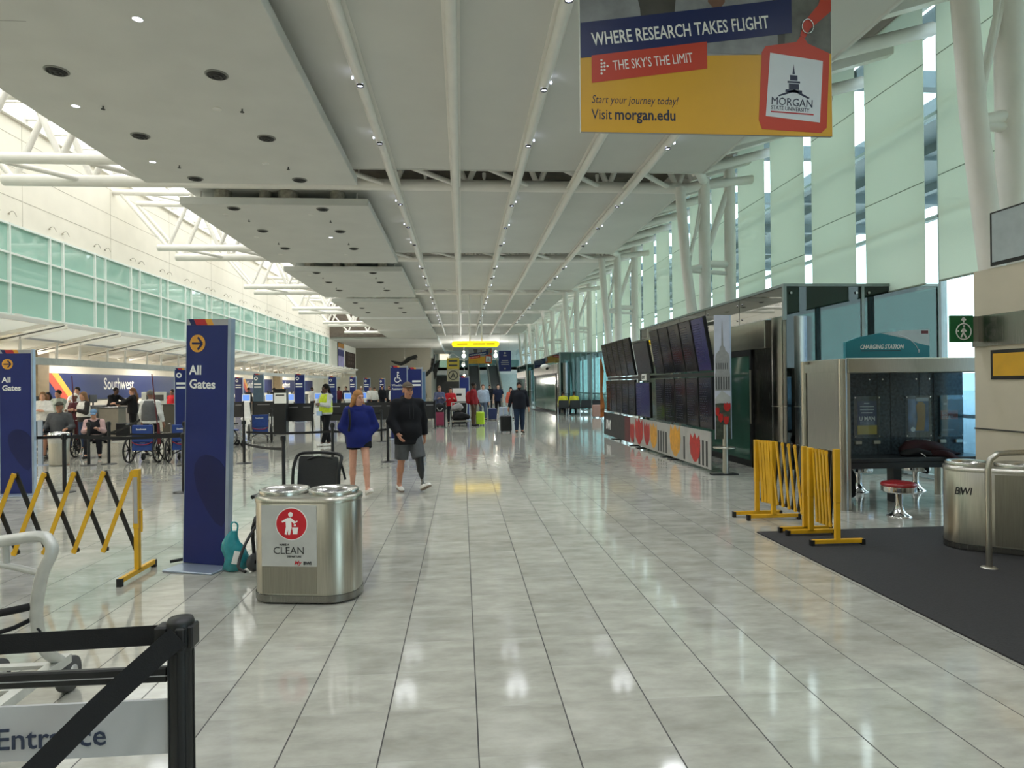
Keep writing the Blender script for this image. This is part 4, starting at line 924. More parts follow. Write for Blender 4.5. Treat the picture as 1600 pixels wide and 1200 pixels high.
# posters in clear holders
M_hold = glass('clear_holder', (.85, .9, .92), .5)
def poster(x, kind):
    f = MB(); f.box(x, x+.40, .478, .484, .93, 1.53); h_ = f.build('poster_holder', M_hold, o)
    f = MB()
    for px in (x+.02, x+.38):
        for pz in (.95, 1.51): f.cyl((px, .470, pz), (px, .496, pz), .01, n=8)
    f.build('holder_pin', M_chrome, h_)
    y = .488
    def rect(nm, a, b_, c, d, M, dy=0): f = MB(); f.box(x+a, x+b_, y-dy, y+.004-dy, .93+c, .93+d); return f.build(nm, M, h_)
    def T(s_, a, c, size, M, **k): text('lettering', s_, size, M, h_, (x+a, y-.0025, .93+c), **k)
    if kind == 0:
        rect('poster', .06, .35, .05, .53, mat('poster_navy', '1c2f5f', .4)); rect('poster_foot', .06, .35, .05, .18, mat('poster_yellow', 'd0b23a', .4), .0015)
        for i, (a, b_) in enumerate(((.16, .24), (.1, .31), (.1, .31), (.12, .29))): rect('text_line', a, b_, .49-.045*i, .503-.045*i, M_wtext, .0015)
        T('U MAN', .085, .25, .085, M_wtext, bold=.02, sx=.88)
        rect('photo', .1, .32, .18, .24, mat('poster_photo', '7d8496', .4, var=.5, scale=40), .0015)
    elif kind == 1:
        rect('poster', .05, .36, .08, .55, mat('poster_blue', '4e6f9c', .4, var=.5, scale=9)); f = MB(); f.prism([(x+.16, 1.02), (x+.29, 1.02), (x+.31, 1.2), (x+.31, 1.4), (x+.27, 1.44), (x+.2, 1.44), (x+.17, 1.38), (x+.19, 1.2)], -.0015, M=Matrix.Translation((0, y, 0))); f.build('beer_glass', mat('poster_amber', 'b98332', .4, var=.15), h_)
        f = MB(); f.cyl((x+.12, y-.002, 1.04), (x+.12, y, 1.04), .035, n=20); f.build('round_logo', M_wtext, h_)
        rect('pale_band', .17, .36, .52, .57, M_bcard, .0015)
    else:
        rect('poster', .04, .34, .04, .55, mat('poster_black', '14151a', .35)); rect('orange_box', .06, .32, .25, .38, mat('poster_orange', 'b5533a', .4), .0015)
        T('BIG', .075, .32, .06, M_wtext, bold=.02, sx=.9); T('STORY', .075, .26, .06, M_wtext, bold=.02, sx=.9); rect('white_rule', .08, .26, .09, .1, M_sgrey, .0015); rect('logo', .1, .15, .46, .49, M_sgrey, .0015)
for x, k in ((.44, 0), (1.22, 1), (2.0-.0, 2)):
    poster(x-.03 if k < 2 else 1.68, k)
for x in (.42, .70, 1.2, 1.46, 1.7, 1.95):
    f = MB(); f.box(x, x+.1, .46, .5, .84, .89, bev=.006); f.build('socket_plate', M_steel, o)
# arched header sign
M_teal = mat('sign_teal', '1f7f8d', .4, var=.05); M_pale = mat('sign_pale', 'b9c6c9', .4)
sg = thing('kiosk_sign', 'teal arched sign standing on top of the charging station', 'sign', (5.3, 8.6, 2.06))
top = [(0, .23), (.2, .3), (.54, .36), (.85, .39), (1.22, .405)]
f = MB(); f.prism([(0, 0), (1.22, 0)]+top[::-1], .06); sb = f.build('board', M_teal, sg)
f = MB(); f.prism([(.5, .352), (.85, .39), (1.22, .405), (1.22, .17), (1.05, .21), (.85, .28)], -.002); f.build('pale_corner', M_pale, sb)
f = MB(); f.box(0, 1.22, -.004, 0, 0, .012); f.tube([(.75, -.003, .33), (.9, -.003, .28), (1.0, -.003, .2), (1.05, -.003, .13)], .005, n=6, sub=3); f.sphere((1.06, -.003, .1), .018, n=8, sc=(.7, .3, 1.5)); f.build('cable_drawing', M_bcard, sb)
f = MB(); f.box(1.1, 1.2, -.004, -.002, .34, .385); f.build('small_logo', M_pdark, sb)
text('lettering', 'CHARGING STATION', .082, M_wtext, sb, (.2, -.003, .135), bold=.02, shear=.25, sx=.8); text('lettering', 'Use at your own risk of this', .04, M_text, sb, (.22, -.003, .088), shear=.2) if False else None
f = MB(); f.box(.22, .8, -.003, 0, .1, .112); f.build('small_text_line', M_text, sb)
# stools
def stool(label, x, y):
    s_ = thing('stool', label, 'stool', (x, y, 0), 0, 'red chrome stools at the charging station')
    f = MB(); f.lathe([(.001, .455), (.12, .455), (.19, .44), (.212, .418), (.205, .395)], n=32); f.build('seat_cushion', mat('red_vinyl', '8f1f24', .3, spec=.6, var=.12), s_)
    f = MB(); f.lathe([(.2, .4), (.205, .395), (.2, .385), (.205, .375), (.2, .365), (.205, .355), (.2, .345), (.204, .335), (.2, .325), (.195, .318), (.001, .318)], n=32); f.build('chrome_band', M_chrome, s_)
    f = MB(); f.lathe([(.045, .32), (.042, .16), (.05, .11), (.075, .06), (.12, .02), (.145, .008), (.145, 0)], n=28); f.build('pedestal', M_chrome, s_)
    return s_
stool('red topped chrome stool in front of the charging station', 5.6, 7.97)
stool('red topped chrome stool behind the counter on the left', 6.25, 9.84)
stool('chrome stool behind the counter near the hanging jacket', 7.2, 9.84)
# jacket heap and bags on the counter
def blob(label_name, pts, M, **kw):
    f = MB(); return f
rnd = random.Random(11)
def heap(mb, path, seed, n=18):
    """lumpy cloth body lofted along a path of (x, y, z, rx, rz)"""
    r_ = random.Random(seed); rings = []
    P3 = smooth_path([Vector(p[:3]) for p in path], 4); Rr = []
    for i in range(len(path)-1):
        for k in range(4): t = k/4; Rr.append((path[i][3]*(1-t)+path[i+1][3]*t, path[i][4]*(1-t)+path[i+1][4]*t))
    Rr.append(path[-1][3:5]); ph = [r_.uniform(0, 6.28) for _ in range(6)]
    for i, p in enumerate(P3):
        a = P3[max(0, i-1)]; b_ = P3[min(len(P3)-1, i+1)]; d = (b_-a).normalized(); s_ = d.cross(Vector((0, 0, 1)))
        if s_.length < .2: s_ = Vector((0, 1, 0))
        s_.normalize(); u = s_.cross(d)
        ring = []
        for k in range(n):
            t = 2*PI*k/n; w = 1+.10*math.sin(3*t+ph[0]+i*.5)+.08*math.sin(5*t+ph[1]-i*.7)+.05*math.sin(8*t+ph[2]+i)
            ring.append(tuple(p+s_*Rr[i][0]*w*math.cos(t)+u*Rr[i][1]*w*math.sin(t)))
        rings.append(ring)
    return loft(mb, rings)
M_mar = mat('maroon_cloth', '2c0d13', .85, var=.4, scale=12, bump=.3); M_dkc = mat('dark_cloth', '17181a', .85, var=.4, scale=12, bump=.3)
f = MB(); heap(f, [(-.28, 0, .06, .05, .04), (-.18, 0, .11, .12, .09), (.0, .02, .13, .15, .11), (.18, .0, .11, .14, .1), (.36, -.01, .06, .11, .055), (.5, -.02, .035, .05, .02), (.58, -.02, .03, .02, .012)], 3)
jk = f.build('jacket', M_mar, label='maroon jacket heaped on the charging counter with a sleeve hanging down', cat='jacket', loc=(6.45, 8.72, .68))
f = MB(); heap(f, [(.12, -.08, .05, .1, .05), (.25, -.2, .04, .1, .05), (.33, -.28, -.06, .09, .05), (.36, -.29, -.2, .075, .05), (.38, -.29, -.32, .05, .04)], 5); f.build('sleeve', M_mar, jk)
f = MB(); heap(f, [(-.31, -.02, .03, .02, .02), (-.26, -.05, .05, .09, .05), (-.12, -.08, .07, .1, .06), (.02, -.1, .05, .08, .05), (.08, -.1, .04, .03, .03)], 8); f.build('hood', M_dkc, jk)
f = MB(); f.tube([(-.12, -.18, .06), (-.08, -.2, .03), (-.06, -.2, .0)], .006, n=6); f.build('white_cord', M_wtext, jk)
f = MB(); heap(f, [(0, 0, .33, .03, .02), (.04, 0, .27, .1, .07), (.12, 0, .16, .12, .08), (.17, 0, .08, .08, .05), (.22, 0, .05, .03, .03)], 9)
f.build('dark_coat', M_dkc, label='dark brown coat slung over the rear stool under the counter', cat='coat', loc=(7.1, 9.72, .25))
f = MB(); heap(f, [(0, 0, 0, .1, .06), (0, 0, .05, .17, .13), (0, 0, .25, .17, .14), (0, 0, .42, .14, .1), (0, 0, .5, .04, .03)], 12, 16)
f.build('backpack', M_dkc, label='black backpack on the floor behind the charging station left post', cat='bag', loc=(5.62, 9.2, .03))
# ---------------------------------------------------------------- check-in side
M_frost = blind_mat('frosted_canopy_glass', (.86, .86, .84, 1), (.93, .93, .91, 1), .6)
XO, XI, ZO, ZI = -11.7, -14.4, 3.66, 3.06
for k in range(-9, 19):
    y0 = 17.2+3.05*k; y1 = y0+2.15
    lab = 'white sloping canopy panel over the check-in opening, '+(('%s from the left edge of view' % ORD[k+1]) if 0 <= k+1 < 20 else 'out of view beside the camera')
    o = thing('canopy_panel', lab, 'canopy', (XO, y0, ZO), 0, 'sloping canopy panels over the check-in opening')
    f = MB(); f.bar((0, 1.075, 0), (XI-XO, 1.075, ZI-ZO), 2.15, .03, up=(0, 0, 1)); f.build('panel', M_frost, o)
    for yy in (0.03, 2.12): f = MB(); f.bar((0, yy, -.03), (XI-XO, yy, ZI-ZO-.03), .06, .15); f.build('side_beam', M_white, o)
    f = MB(); f.box(-.03, .05, -.02, 2.17, -.07, .05); f.box(-.02, .0, .85, 1.15, .05, .12); f.build('edge_beam', M_white, o)
    f = MB(); f.bar((-1.3, 0, -.35), (-1.3, 2.15, -.35), .04, .06); f.build('cross_bar', M_sgrey, o)
    for yy in (.3, 2.08): f = MB(); f.cyl((-1.5, yy, 2.78-ZO), (-1.5, yy, -.33), .045, n=10); f.build('post', M_white, o)
# recess lamps
for k in range(10):
    o = thing('recess_lamp', 'long ceiling lamp inside the check-in recess', 'ceiling light', (-15.2, 8+7*k, 3.44), group='lamps in the check-in recess')
    f = MB(); f.box(-.12, .12, -1.2, 1.2, -.04, .03); f.build('housing', M_white, o)
    f = MB(); f.box(-.1, .1, -1.18, 1.18, -.045, -.04); f.build('lamp', mat('warm_lamp', 'fff1da', .4, emit='fff0d8', es=6), o)
    L = area('lamp_light', (0, 0, -.06), (0, 0, 0), .2, 2.3, 210, (1, .93, .82)); L.parent = o
# blue airline signs on the recess back wall
M_air = mat('airline_blue', '1d2a60', .4, var=.06); M_aor = mat('airline_red', 'c5503a', .4); M_agold = mat('airline_gold', 'e2a945', .4)
def RY(x): return Matrix.Translation((x, 0, 0)) @ Matrix.Rotation(PI/2, 4, 'Z')
for i, (a, b_, t, lab) in enumerate(((27.4, 40.2, 32.4, 'long blue airline sign with red and gold stripe behind the check-in crowd'), (41.2, 50.4, 46.3, 'blue airline sign on the back wall between the nearest pylon and the grey-blue pylon'), (51.2, 60, 53.2, 'blue airline sign on the back wall behind the black podium'), (61.5, 76, 63.2, 'farthest blue airline sign on the check-in back wall'))):
    o = thing('airline_sign', lab, 'sign', (-17.09, (a+b_)/2, 1.3)); c = (a+b_)/2
    f = MB(); f.box(0, .05, a-c, b_-c, 0, 1.16); bd = f.build('board', M_air, o)
    f = MB(); f.prism([(a-c+.5, 1.16), (a-c+1.05, 1.16), (a-c+2.35, 0), (a-c+1.8, 0)], -.003, M=RY(.052)); f.build('red_stripe', M_aor, bd)
    f = MB(); f.prism([(a-c+1.05, 1.16), (a-c+1.5, 1.16), (a-c+2.8, 0), (a-c+2.35, 0)], -.003, M=RY(.052)); f.build('gold_stripe', M_agold, bd)
    text('lettering', 'Southwest', .78, M_wtext, bd, (.056, t-c, .46), rot=(PI/2, 0, PI/2), bold=.012, sx=.86)
M_tan = mat('tan_pillar', '8f7f63', .6)
for y in (26.9, 60.7): b = MB(); b.box(-17.0, -16.4, y-.35, y+.35, 0, 3.5); st(b, 'pillar', M_tan)
# check-in counters
M_cnt = mat('counter_grey', '6b6a66', .45); M_cntt = mat('counter_top', '37383a', .3)
for i in range(12):
    y = 25.4+3.6*i
    o = thing('check_in_counter', 'grey check-in counter under the blue airline signs, %s from the left' % ORD[i], 'counter', (-15.6, y, 0), 0, 'check-in counters')
    f = MB(); f.box(-.35, .35, -1.0, 1.0, 0, 1.02, bev=.01); f.build('body', M_cnt, o)
    f = MB(); f.box(-.4, .42, -1.05, 1.05, 1.02, 1.07, bev=.008); f.build('worktop', M_cntt, o)
    f = MB(); f.box(-.1, -.05, -.3, .25, 1.2, 1.52); f.box(-.09, -.06, -.06, .02, 1.07, 1.2); f.build('monitor', M_black, o)
    f = MB(); f.box(.43, .44, -.55, -.25, .45, .75); f.build('panel_mark', M_dark, o)
# podiums and boards
def podium(label, loc, w, d, h, M, notice=False):
    o = thing('podium', label, 'podium', loc); f = MB(); f.box(-w/2, w/2, -d/2, d/2, 0, h, bev=.01); f.build('body', M, o)
    f = MB(); f.box(-w/2-.03, w/2+.03, -d/2-.03, d/2+.03, h, h+.03); f.build('top', M_black, o)
    if notice:
        f = MB(); f.box(-w/2+.05, w/2+.02, -d/2-.012, -d/2-.002, h-.52, h-.12); n_ = f.build('paper_notice', M_wtext, o)
        f = MB(); f.box(-w/2+.1, w/2-.05, -d/2-.014, -d/2-.012, h-.23, h-.18); f.build('dark_line', M_black, n_)
    return o
podium('tall black podium with a white paper notice, in the queue area', (-6.95, 25.6, 0), .48, .4, 1.66, M_black, True)
podium('brownish grey check-in podium between the black-clad agents', (-11.61, 22.6, 0), .62, .5, 1.13, mat('taupe_podium', '7a7468', .5))
podium('dark olive stand below the person in the red jacket', (-11.74, 27.4, 0), .55, .5, 1.1, mat('olive_stand', '3d3b31', .6))
o = thing('notice_board', 'pale grey notice board behind the man in the grey vest', 'board', (-12.77, 28.2, 0))
f = MB(); f.box(-.55, .45, -.03, .03, .12, 1.62, bev=.02); f.build('board', mat('pale_board', 'c9cdc9', .4), o); f = MB(); f.box(-.35, .35, -.035, -.03, 1.25, 1.5); f.build('dark_window', M_cntt, o)
for x in (-.45, .35): f = MB(); f.box(x-.02, x+.02, -.2, .2, 0, .12); f.build('foot', M_steel, o)
# self-service kiosks
M_kblue = mat('kiosk_screen', '5b86d8', .2, emit='6b97ea', es=.5); M_kwh = mat('kiosk_white', 'd9dcdd', .35)
for i, (x, y, d) in enumerate(((-12.24, 38, 'left of the grey-blue pylon'), (-10.96, 38, 'right of the grey-blue pylon'), (-9.86, 38.3, 'right of the black podium'), (-8.87, 41, 'just left of the guard in the yellow vest'), (-6.89, 40, 'left of the long-haired woman'), (-6.26, 42, 'above the long-haired woman'), (-14.18, 22.0, 'behind the left pylon'))):
    o = thing('check_in_kiosk', 'white self-service kiosk with a blue screen, '+d, 'kiosk', (x, y, 0), .25, 'self-service kiosks')
    f = MB(); f.box(-.28, .28, -.22, .22, 0, .05); f.prism([(-.24, .05), (.24, .05), (.17, .95), (-.17, .95)], .25, M=Matrix.Translation((0, -.12, 0))); f.build('body', M_kwh, o)
    R_ = Matrix.Translation((0, -.05, .92)) @ Matrix.Rotation(-.45, 4, 'X')
    f = MB(); f.box(-.22, .22, -.03, .05, 0, .5, M=R_, bev=.015); h_ = f.build('head', M_kwh, o)
    f = MB(); f.box(-.18, .18, -.035, -.03, .1, .45, M=R_); f.build('screen', M_kblue, h_)
# black queue panels
M_pan = mat('black_panel', '1e1f20', .6, var=.2)
for x, y, d in ((-6.5, 26.0, 'between the podium and the guard'), (-4.9, 26.1, 'behind the guard in the yellow vest'), (-3.3, 26.2, 'between the woman and the man in front'), (-10.6, 30.5, 'behind the blue wheelchairs, left one'), (-8.9, 30.6, 'behind the blue wheelchairs, right one'), (-1.75, 26.6, 'behind the man in the black hoodie')):
    o = thing('queue_panel', 'black fabric queue panel on posts '+d, 'queue barrier', (x, y, 0), 0, 'black queue panels')
    f = MB(); f.box(-.62, .62, -.01, .01, .42, 1.12); f.build('panel', M_pan, o)
    f = MB(); f.box(-.45, .1, -.012, -.01, .96, .98); f.box(.3, .58, -.012, -.01, .96, .98); f.build('slot', M_sgrey, o)
    for s_ in (-.65, .65):
        f = MB(); f.cyl((s_, 0, .02), (s_, 0, 1.15), .03, n=10); f.build('post', M_black, o); f = MB(); f.lathe([(.001, .02), (.11, .01), (.115, 0)], (s_, 0, 0), n=18); f.build('base', M_black, o)
# wheelchairs
M_wblue = mat('wheelchair_blue', '1e3f86', .55, var=.15, scale=14); M_rub = mat('tyre_black', '161617', .7)
def wheelchair():
    o = thing('wheelchair', None, None)
    f = MB(); f.box(-.24, .24, .19, .215, .50, .90, bev=.01); f.build('backrest', M_wblue, o)
    f = MB(); f.box(-.24, .24, -.25, .2, .48, .52, bev=.012); f.build('seat', M_wblue, o)
    f = MB(); f.prism([(-.24, .3), (.24, .3), (.22, .47), (-.22, .47)], .02, M=Matrix.Translation((0, .2, 0))); f.build('back_pouch', M_wblue, o)
    f = MB(); f.tube([(-.23, .23, .5), (-.1, .24, .44), (.1, .24, .44), (.23, .23, .5)], .012, n=6, sub=3); f.build('red_strap', mat('strap_red', '8e1f33', .6), o)
    for s_ in (-1, 1):
        f = MB(); f.tube([(s_*.26, .42, .93), (s_*.26, .3, .93), (s_*.26, .22, .88), (s_*.26, .2, .1)], .013, n=8); f.tube([(s_*.26, -.28, .1), (s_*.26, -.28, .6), (s_*.26, -.22, .66), (s_*.26, .2, .66)], .012, n=8); f.tube([(s_*.26, .2, .3), (s_*.26, -.28, .3)], .012, n=8); f.build('side_frame', M_steel, o)
        f = MB(); f.lathe([(.27, -.015), (.285, -.022), (.30, -.015), (.305, 0), (.30, .015), (.285, .022), (.27, .015), (.27, -.015)], n=32)
        for a in range(8): f.bar((0, 0, 0), (.28*math.cos(a*PI/4), .28*math.sin(a*PI/4), 0), .02, .02)
        f.lathe([(.001, -.04), (.03, -.04), (.03, .04), (.001, .04)], n=12); w_ = f.build('drive_wheel', M_rub, o); w_.location = (s_*.33, .14, .305); w_.rotation_euler = (0, PI/2-.02*s_, 0)
        f = MB(); f.tube([(.25*math.cos(t), .25*math.sin(t), .04*s_) for t in np.linspace(0, 2*PI, 25)[:-1]], .008, n=6, closed=True); f.build('hand_rim', M_steel, w_)
        f = MB(); f.lathe([(.02, -.015), (.085, -.018), (.095, 0), (.085, .018), (.02, .015)], n=18); w_ = f.build('caster_wheel', M_rub, o); w_.location = (s_*.25, -.36, .095); w_.rotation_euler = (0, PI/2, 0)
        f = MB(); f.tube([(s_*.22, -.28, .5), (s_*.2, -.5, .2), (s_*.16, -.56, .12)], .012, n=8); f.box(min(s_*.05, s_*.2), max(s_*.05, s_*.2), -.64, -.5, .1, .12); f.build('footrest', M_steel, o)
        f = MB(); f.box(s_*.26-.03, s_*.26+.03, -.2, .12, .68, .72, bev=.01); f.build('armrest', M_black, o)
    f = MB(); f.bar((-.25, .1, .2), (.25, -.1, .46), .025, .025); f.bar((.25, .1, .2), (-.25, -.1, .46), .025, .025); f.build('cross_brace', M_black, o)
    text('lettering', 'Southwest', .06, M_wtext, [c for c in o.children if c.name.startswith('backrest')][0], (.14, .217, .78), rot=(PI/2, 0, PI), bold=.012, sx=.9)
    return o
wc = wheelchair()
WCS = [((-7.52, 16.15), PI+.0, 'blue wheelchair seen from behind below the man in the grey vest'), ((-6.62, 16.15), PI+.12, 'blue wheelchair half hidden behind the nearest blue pylon'),
       ((-6.95, 19.9), PI-.9, 'blue wheelchair with chrome handles just right of the nearest pylon'), ((-6.41, 21.2), PI+.35, 'blue wheelchair seen from behind, just left of the black podium'),
       ((-10.24, 17.35), .12, 'wheelchair occupied by the seated man in the grey sweatshirt')]
for i, ((x, y), rz, lab) in enumerate(WCS):
    o = wc if i == 0 else dup(wc)
    o.location = (x, y, 0); o.rotation_euler = (0, 0, rz); tag(o, lab, 'wheelchair', 'airport wheelchairs')
for o_, dx, tilt, hh in ((wc, -.28, .06, 1.15), ):
    pass
M_pole = mat('dark_red_pole', '5a141c', .5)
k_ = 0
for o in [x for x in COL.objects if x.name.startswith('wheelchair') and x.parent is None and x.get('category') == 'wheelchair']:
    if k_ in (0, 4):
        f = MB(); s_ = -1 if k_ == 0 else 1
        f.cyl((s_*(.3 if k_ else .40), .25, .5), (s_*(.3 if k_ else .40)+(.13 if k_ == 0 else -.1), .3, 2.1), .016, .013, n=8); f.cyl((s_*(.3 if k_ else .40), .25, .45), (s_*(.3 if k_ else .40)+.02, .25, .95), .045, .03, n=10); f.build('tall_pole', M_pole, o)
    k_ += 1
# small round bin with liner, clear posts, beam seats
o = thing('litter_bin', 'small round steel bin with a white liner left of the tall queue post', 'litter bin', (-9.34, 15.85, 0))
f = MB(); f.lathe([(.001, .01), (.19, .01), (.2, .03), (.21, .56)], n=28); f.build('body', M_steel, o)
f = MB(); f.lathe([(.212, .52), (.216, .58), (.222, .64), (.21, .66), (.2, .6)], n=28); f.build('liner', mat('white_liner', 'b9b9b4', .6, var=.08, scale=14, bump=.5), o)
f = MB(); f.lathe([(.21, .66), (.225, .67), (.225, .72), (.2, .76), (.12, .775), (.11, .74)], n=28); f.build('lid', M_chrome, o)
o = thing('sign_post', 'slim grey metal post with a flat base plate beside the small steel bin', 'post', (-9.78, 15.9, 0))
f = MB(); f.box(-.05, .05, -.02, .02, .01, 1.05); f.build('post', M_edge, o); f = MB(); f.box(-.28, .16, -.15, .15, 0, .012); f.build('base', M_edge, o)
o = thing('waiting_bench', 'black beam seats on chrome legs behind the paired queue posts', 'bench', (-9.5, 17.75, 0), .25)
for x in (0, .62):
    f = MB(); f.box(-.25+x, .25+x, -.22, .22, .41, .45, bev=.012); f.build('seat', M_black, o); f = MB(); f.box(-.25+x, .25+x, .2, .24, .5, .85, bev=.012); f.build('backrest', M_black, o)
for x in (-.28, .9):
    f = MB(); f.tube([(x, -.28, .02), (x, .0, .36), (x, .28, .02)], .018, n=8); f.build('leg', M_chrome, o)
f = MB(); f.box(-.3, .95, -.03, .03, .34, .4); f.build('beam', M_chrome, o)
# ---------------------------------------------------------------- signs hung over the walkway, far end
M_ylit = mat('lit_yellow', 'f2cf1c', .4, emit='f5cc12', es=1.5)
o = thing('lit_sign', 'glowing yellow sign bar hanging on two rods over the walkway', 'sign', (.8, 37.0, 3.93))
f = MB(); pts = stadium(2.68, .33, 8); f.add([(x, -.12, z+.165) for x, z in pts]+[(x, .12, z+.165) for x, z in pts], [tuple(range(len(pts))), tuple(range(len(pts), 2*len(pts)))[::-1]]+[(i, i+len(pts), (i+1) % len(pts)+len(pts), (i+1) % len(pts)) for i in range(len(pts))]); bd = f.build('housing', M_ylit, o)
f = MB()
for x0, x1 in ((-1.05, -.45), (-.15, .55), (.6, 1.1)): f.box(x0, x1, -.124, -.12, .13, .2)
f.build('lettering', mat('sign_ochre', 'b98f12', .5), bd)
for x in (-.32, .36): f = MB(); f.cyl((x, 0, .3), (x, 0, 3.0), .045, n=8); f.build('hanging_rod', M_tube, o)
o = thing('gate_sign', 'hanging sign with a circled letter A under a yellow panel', 'sign', (-.59, 45.0, 2.03))
M_olive = mat('sign_olive_yellow', '9a8a2c', .45); M_taup = mat('sign_taupe', '8f8a72', .45)
f = MB(); f.box(-.43, .43, -.05, .05, .86, 1.62); f.build('yellow_panel', M_olive, o)
f = MB(); f.box(-.43, .43, -.05, .05, 0, .85); lp = f.build('letter_panel', M_taup, o)
f = MB(); f.tube([(.3*math.cos(t), -.055, .43+.3*math.sin(t)) for t in np.linspace(0, 2*PI, 25)[:-1]], .03, n=6, closed=True); f.build('ring', M_black, lp); text('lettering', 'A', .5, M_black, lp, (0, -.056, .25), bold=.02, align='CENTER')
for z in (1.35, 1.05): f = MB(); f.box(-.3, .3, -.054, -.05, z, z+.12); f.build('lettering', M_text, o)
f = MB(); f.tube([(-.43, 0, 1.62), (0, 0, 1.95), (.43, 0, 1.62)], .015, n=6); f.cyl((0, 0, 1.95), (0, 0, 4.95), .008, n=6); f.build('hanger', M_steel, o)
o = thing('hanging_sign', 'dark blue hanging sign right of the small distant banner', 'sign', (4.0, 60.0, 3.02))
f = MB(); f.box(-.58, .58, -.04, .04, 0, 1.9); bd = f.build('board', M_navy, o)
f = MB()
for z, w in ((1.4, .3), (.95, .6), (.78, .75), (.6, .7)): f.box(-w/2, w/2, -.045, -.04, z, z+.07)
f.cyl((0, -.045, 1.68), (0, -.04, 1.68), .1, n=14); f.cyl((0, -.045, .25), (0, -.04, .25), .08, n=14); f.build('lettering', M_sgrey, bd)
for x in (-.4, .4): f = MB(); f.cyl((x, 0, 1.9), (x, 0, 3.98), .01, n=6); f.build('cable', M_steel, o)
# pictures on the left wall end
o = thing('advert_panel', 'tall bright advert panel at the far end of the left wall', 'poster', (XW+.01, 72.3, 3.9))
f = MB(); f.box(0, .06, -1.8, 1.8, 0, 2.62); bd = f.build('board', M_black, o)
for z0, z1, c in ((2.1, 2.58, 'c98a3a'), (1.9, 2.1, 'c9c6d8'), (1.2, 1.9, '3a3f7c'), (.05, 1.2, 'b3a9d8')): f = MB(); f.box(.06, .065, -1.7, 1.7, z0, z1); f.build('print', mat('ad_'+c, c, .4, var=.2, scale=2), bd)
o = thing('menu_board', 'dark red board on the far left wall beside the bright advert', 'board', (XW+.01, 78.5, 3.9))
f = MB(); f.box(0, .06, -3.3, 3.3, 0, 1.9); bd = f.build('board', mat('board_maroon', '33201f', .4, var=.4, scale=1.5), o)
f = MB()
for y in (-1.6, -.2, 1.2):
    for z in (.5, 1.0, 1.45): f.box(.06, .065, y, y+.9, z, z+.3)
f.build('print', mat('board_print', '6a5a55', .4, var=.3), bd)
# dark flying sculptures
M_scu = mat('sculpture_black', '1d1d1e', .5, var=.3)
def sculpture(label, loc, pts, wings, zc):
    o = thing('hanging_sculpture', label, 'sculpture', loc); f = MB(); f.tube([Vector(p) for p in pts], [.05, .16, .22, .2, .14, .05], n=10); f.build('figure', M_scu, o)
    for w in wings: f = MB(); f.prism(w, .06); f.build('wing', M_scu, o)
    f = MB(); f.cyl((0, 0, .1), (0, 0, zc-loc[2]), .01, n=6); f.build('cable', M_steel, o)
sculpture('dark wing shaped sculpture hanging above the wheelchair assistance pylon', (-6.4, 74, 4.3), [(-1.5, 0, .3), (-1.0, 0, .1), (-.4, 0, -.05), (.2, 0, .2), (.8, 0, .55), (1.4, 0, .5)], [[(-.4, .0), (.3, .7), (1.3, 1.0), (1.5, .7), (.6, .3)]], 6.55)
sculpture('dark figure sculpture hanging at the right end of the taupe wall', (-3.3, 74, 3.6), [(-2.2, 0, -.9), (-1.4, 0, -.75), (-.7, 0, -.6), (-.1, 0, .0), (.2, 0, .9), (.3, 0, 1.7)], [[(-.3, .2), (.9, 1.1), (.7, .4), (.4, -.9), (.2, -1.2), (.1, -.3)], [(-.2, .4), (-.1, 1.3), (.3, 1.2), (.3, .3)]], 6.55)
# far hall: gallery, escalators, lamps, doors
b = MB(); b.box(-3.8, 8.2, 92, 99, 3.9, 4.3); b.box(-3.8, 8.2, 92, 92.2, 3.3, 4.3); st(b, 'far_gallery', mat('gallery_white', 'cfd3d2', .5))
o = thing('gallery_railing', 'glass railing along the distant upper gallery', 'railing', (2.2, 92.05, 4.3)); f = MB(); f.box(-5.9, 5.9, 0, .03, 0, 1.0); f.build('glass', M_vglass2, o); f = MB(); f.box(-5.9, 5.9, -.02, .05, 1.0, 1.06); f.build('top_rail', M_steel, o)
M_escd = mat('escalator_dark', '2e3236', .35)
for x, d in ((1.6, 'left'), (4.2, 'right')):
    o = thing('escalator', 'dark distant escalator rising to the gallery, %s one of the pair' % d, 'escalator', (x, 79, 0))
    f = MB(); f.bar((0, 0, .1), (0, 12, 4.2), 1.3, .5); f.build('steps', M_escd, o)
    for s_ in (-.7, .7): f = MB(); f.bar((s_, 0, .8), (s_, 12, 4.9), .12, 1.0); f.build('balustrade', mat('escalator_panel', '4d585c', .3), o); f = MB(); f.bar((s_, -.2, 1.3), (s_, 12.2, 5.45), .14, .08); f.build('handrail', M_steel, o)
o = thing('lit_doorway', 'bright white framed doorway on the distant upper gallery', 'doorway', (-2.6, 98.7, 4.3)); f = MB(); f.box(-.9, -.7, 0, .2, 0, 2.4); f.box(.7, .9, 0, .2, 0, 2.4); f.box(-.9, .9, 0, .2, 2.2, 2.4); f.build('frame', M_wtext, o); f = MB(); f.box(-.7, .7, .1, .15, 0, 2.2); f.build('lit_panel', mat('lit_panel', 'efe6cf', .4, emit='f3e7c8', es=1.2), o)
b = MB(); b.box(-3.8, 1.0, 98.7, 98.9, 0, 3.2); st(b, 'wall_shops', mat('dark_shopfront', '3c3a37', .4, var=.3, scale=.8))
M_globe = mat('globe_lamp', 'fff6e6', .3, emit='fff2dc', es=6)
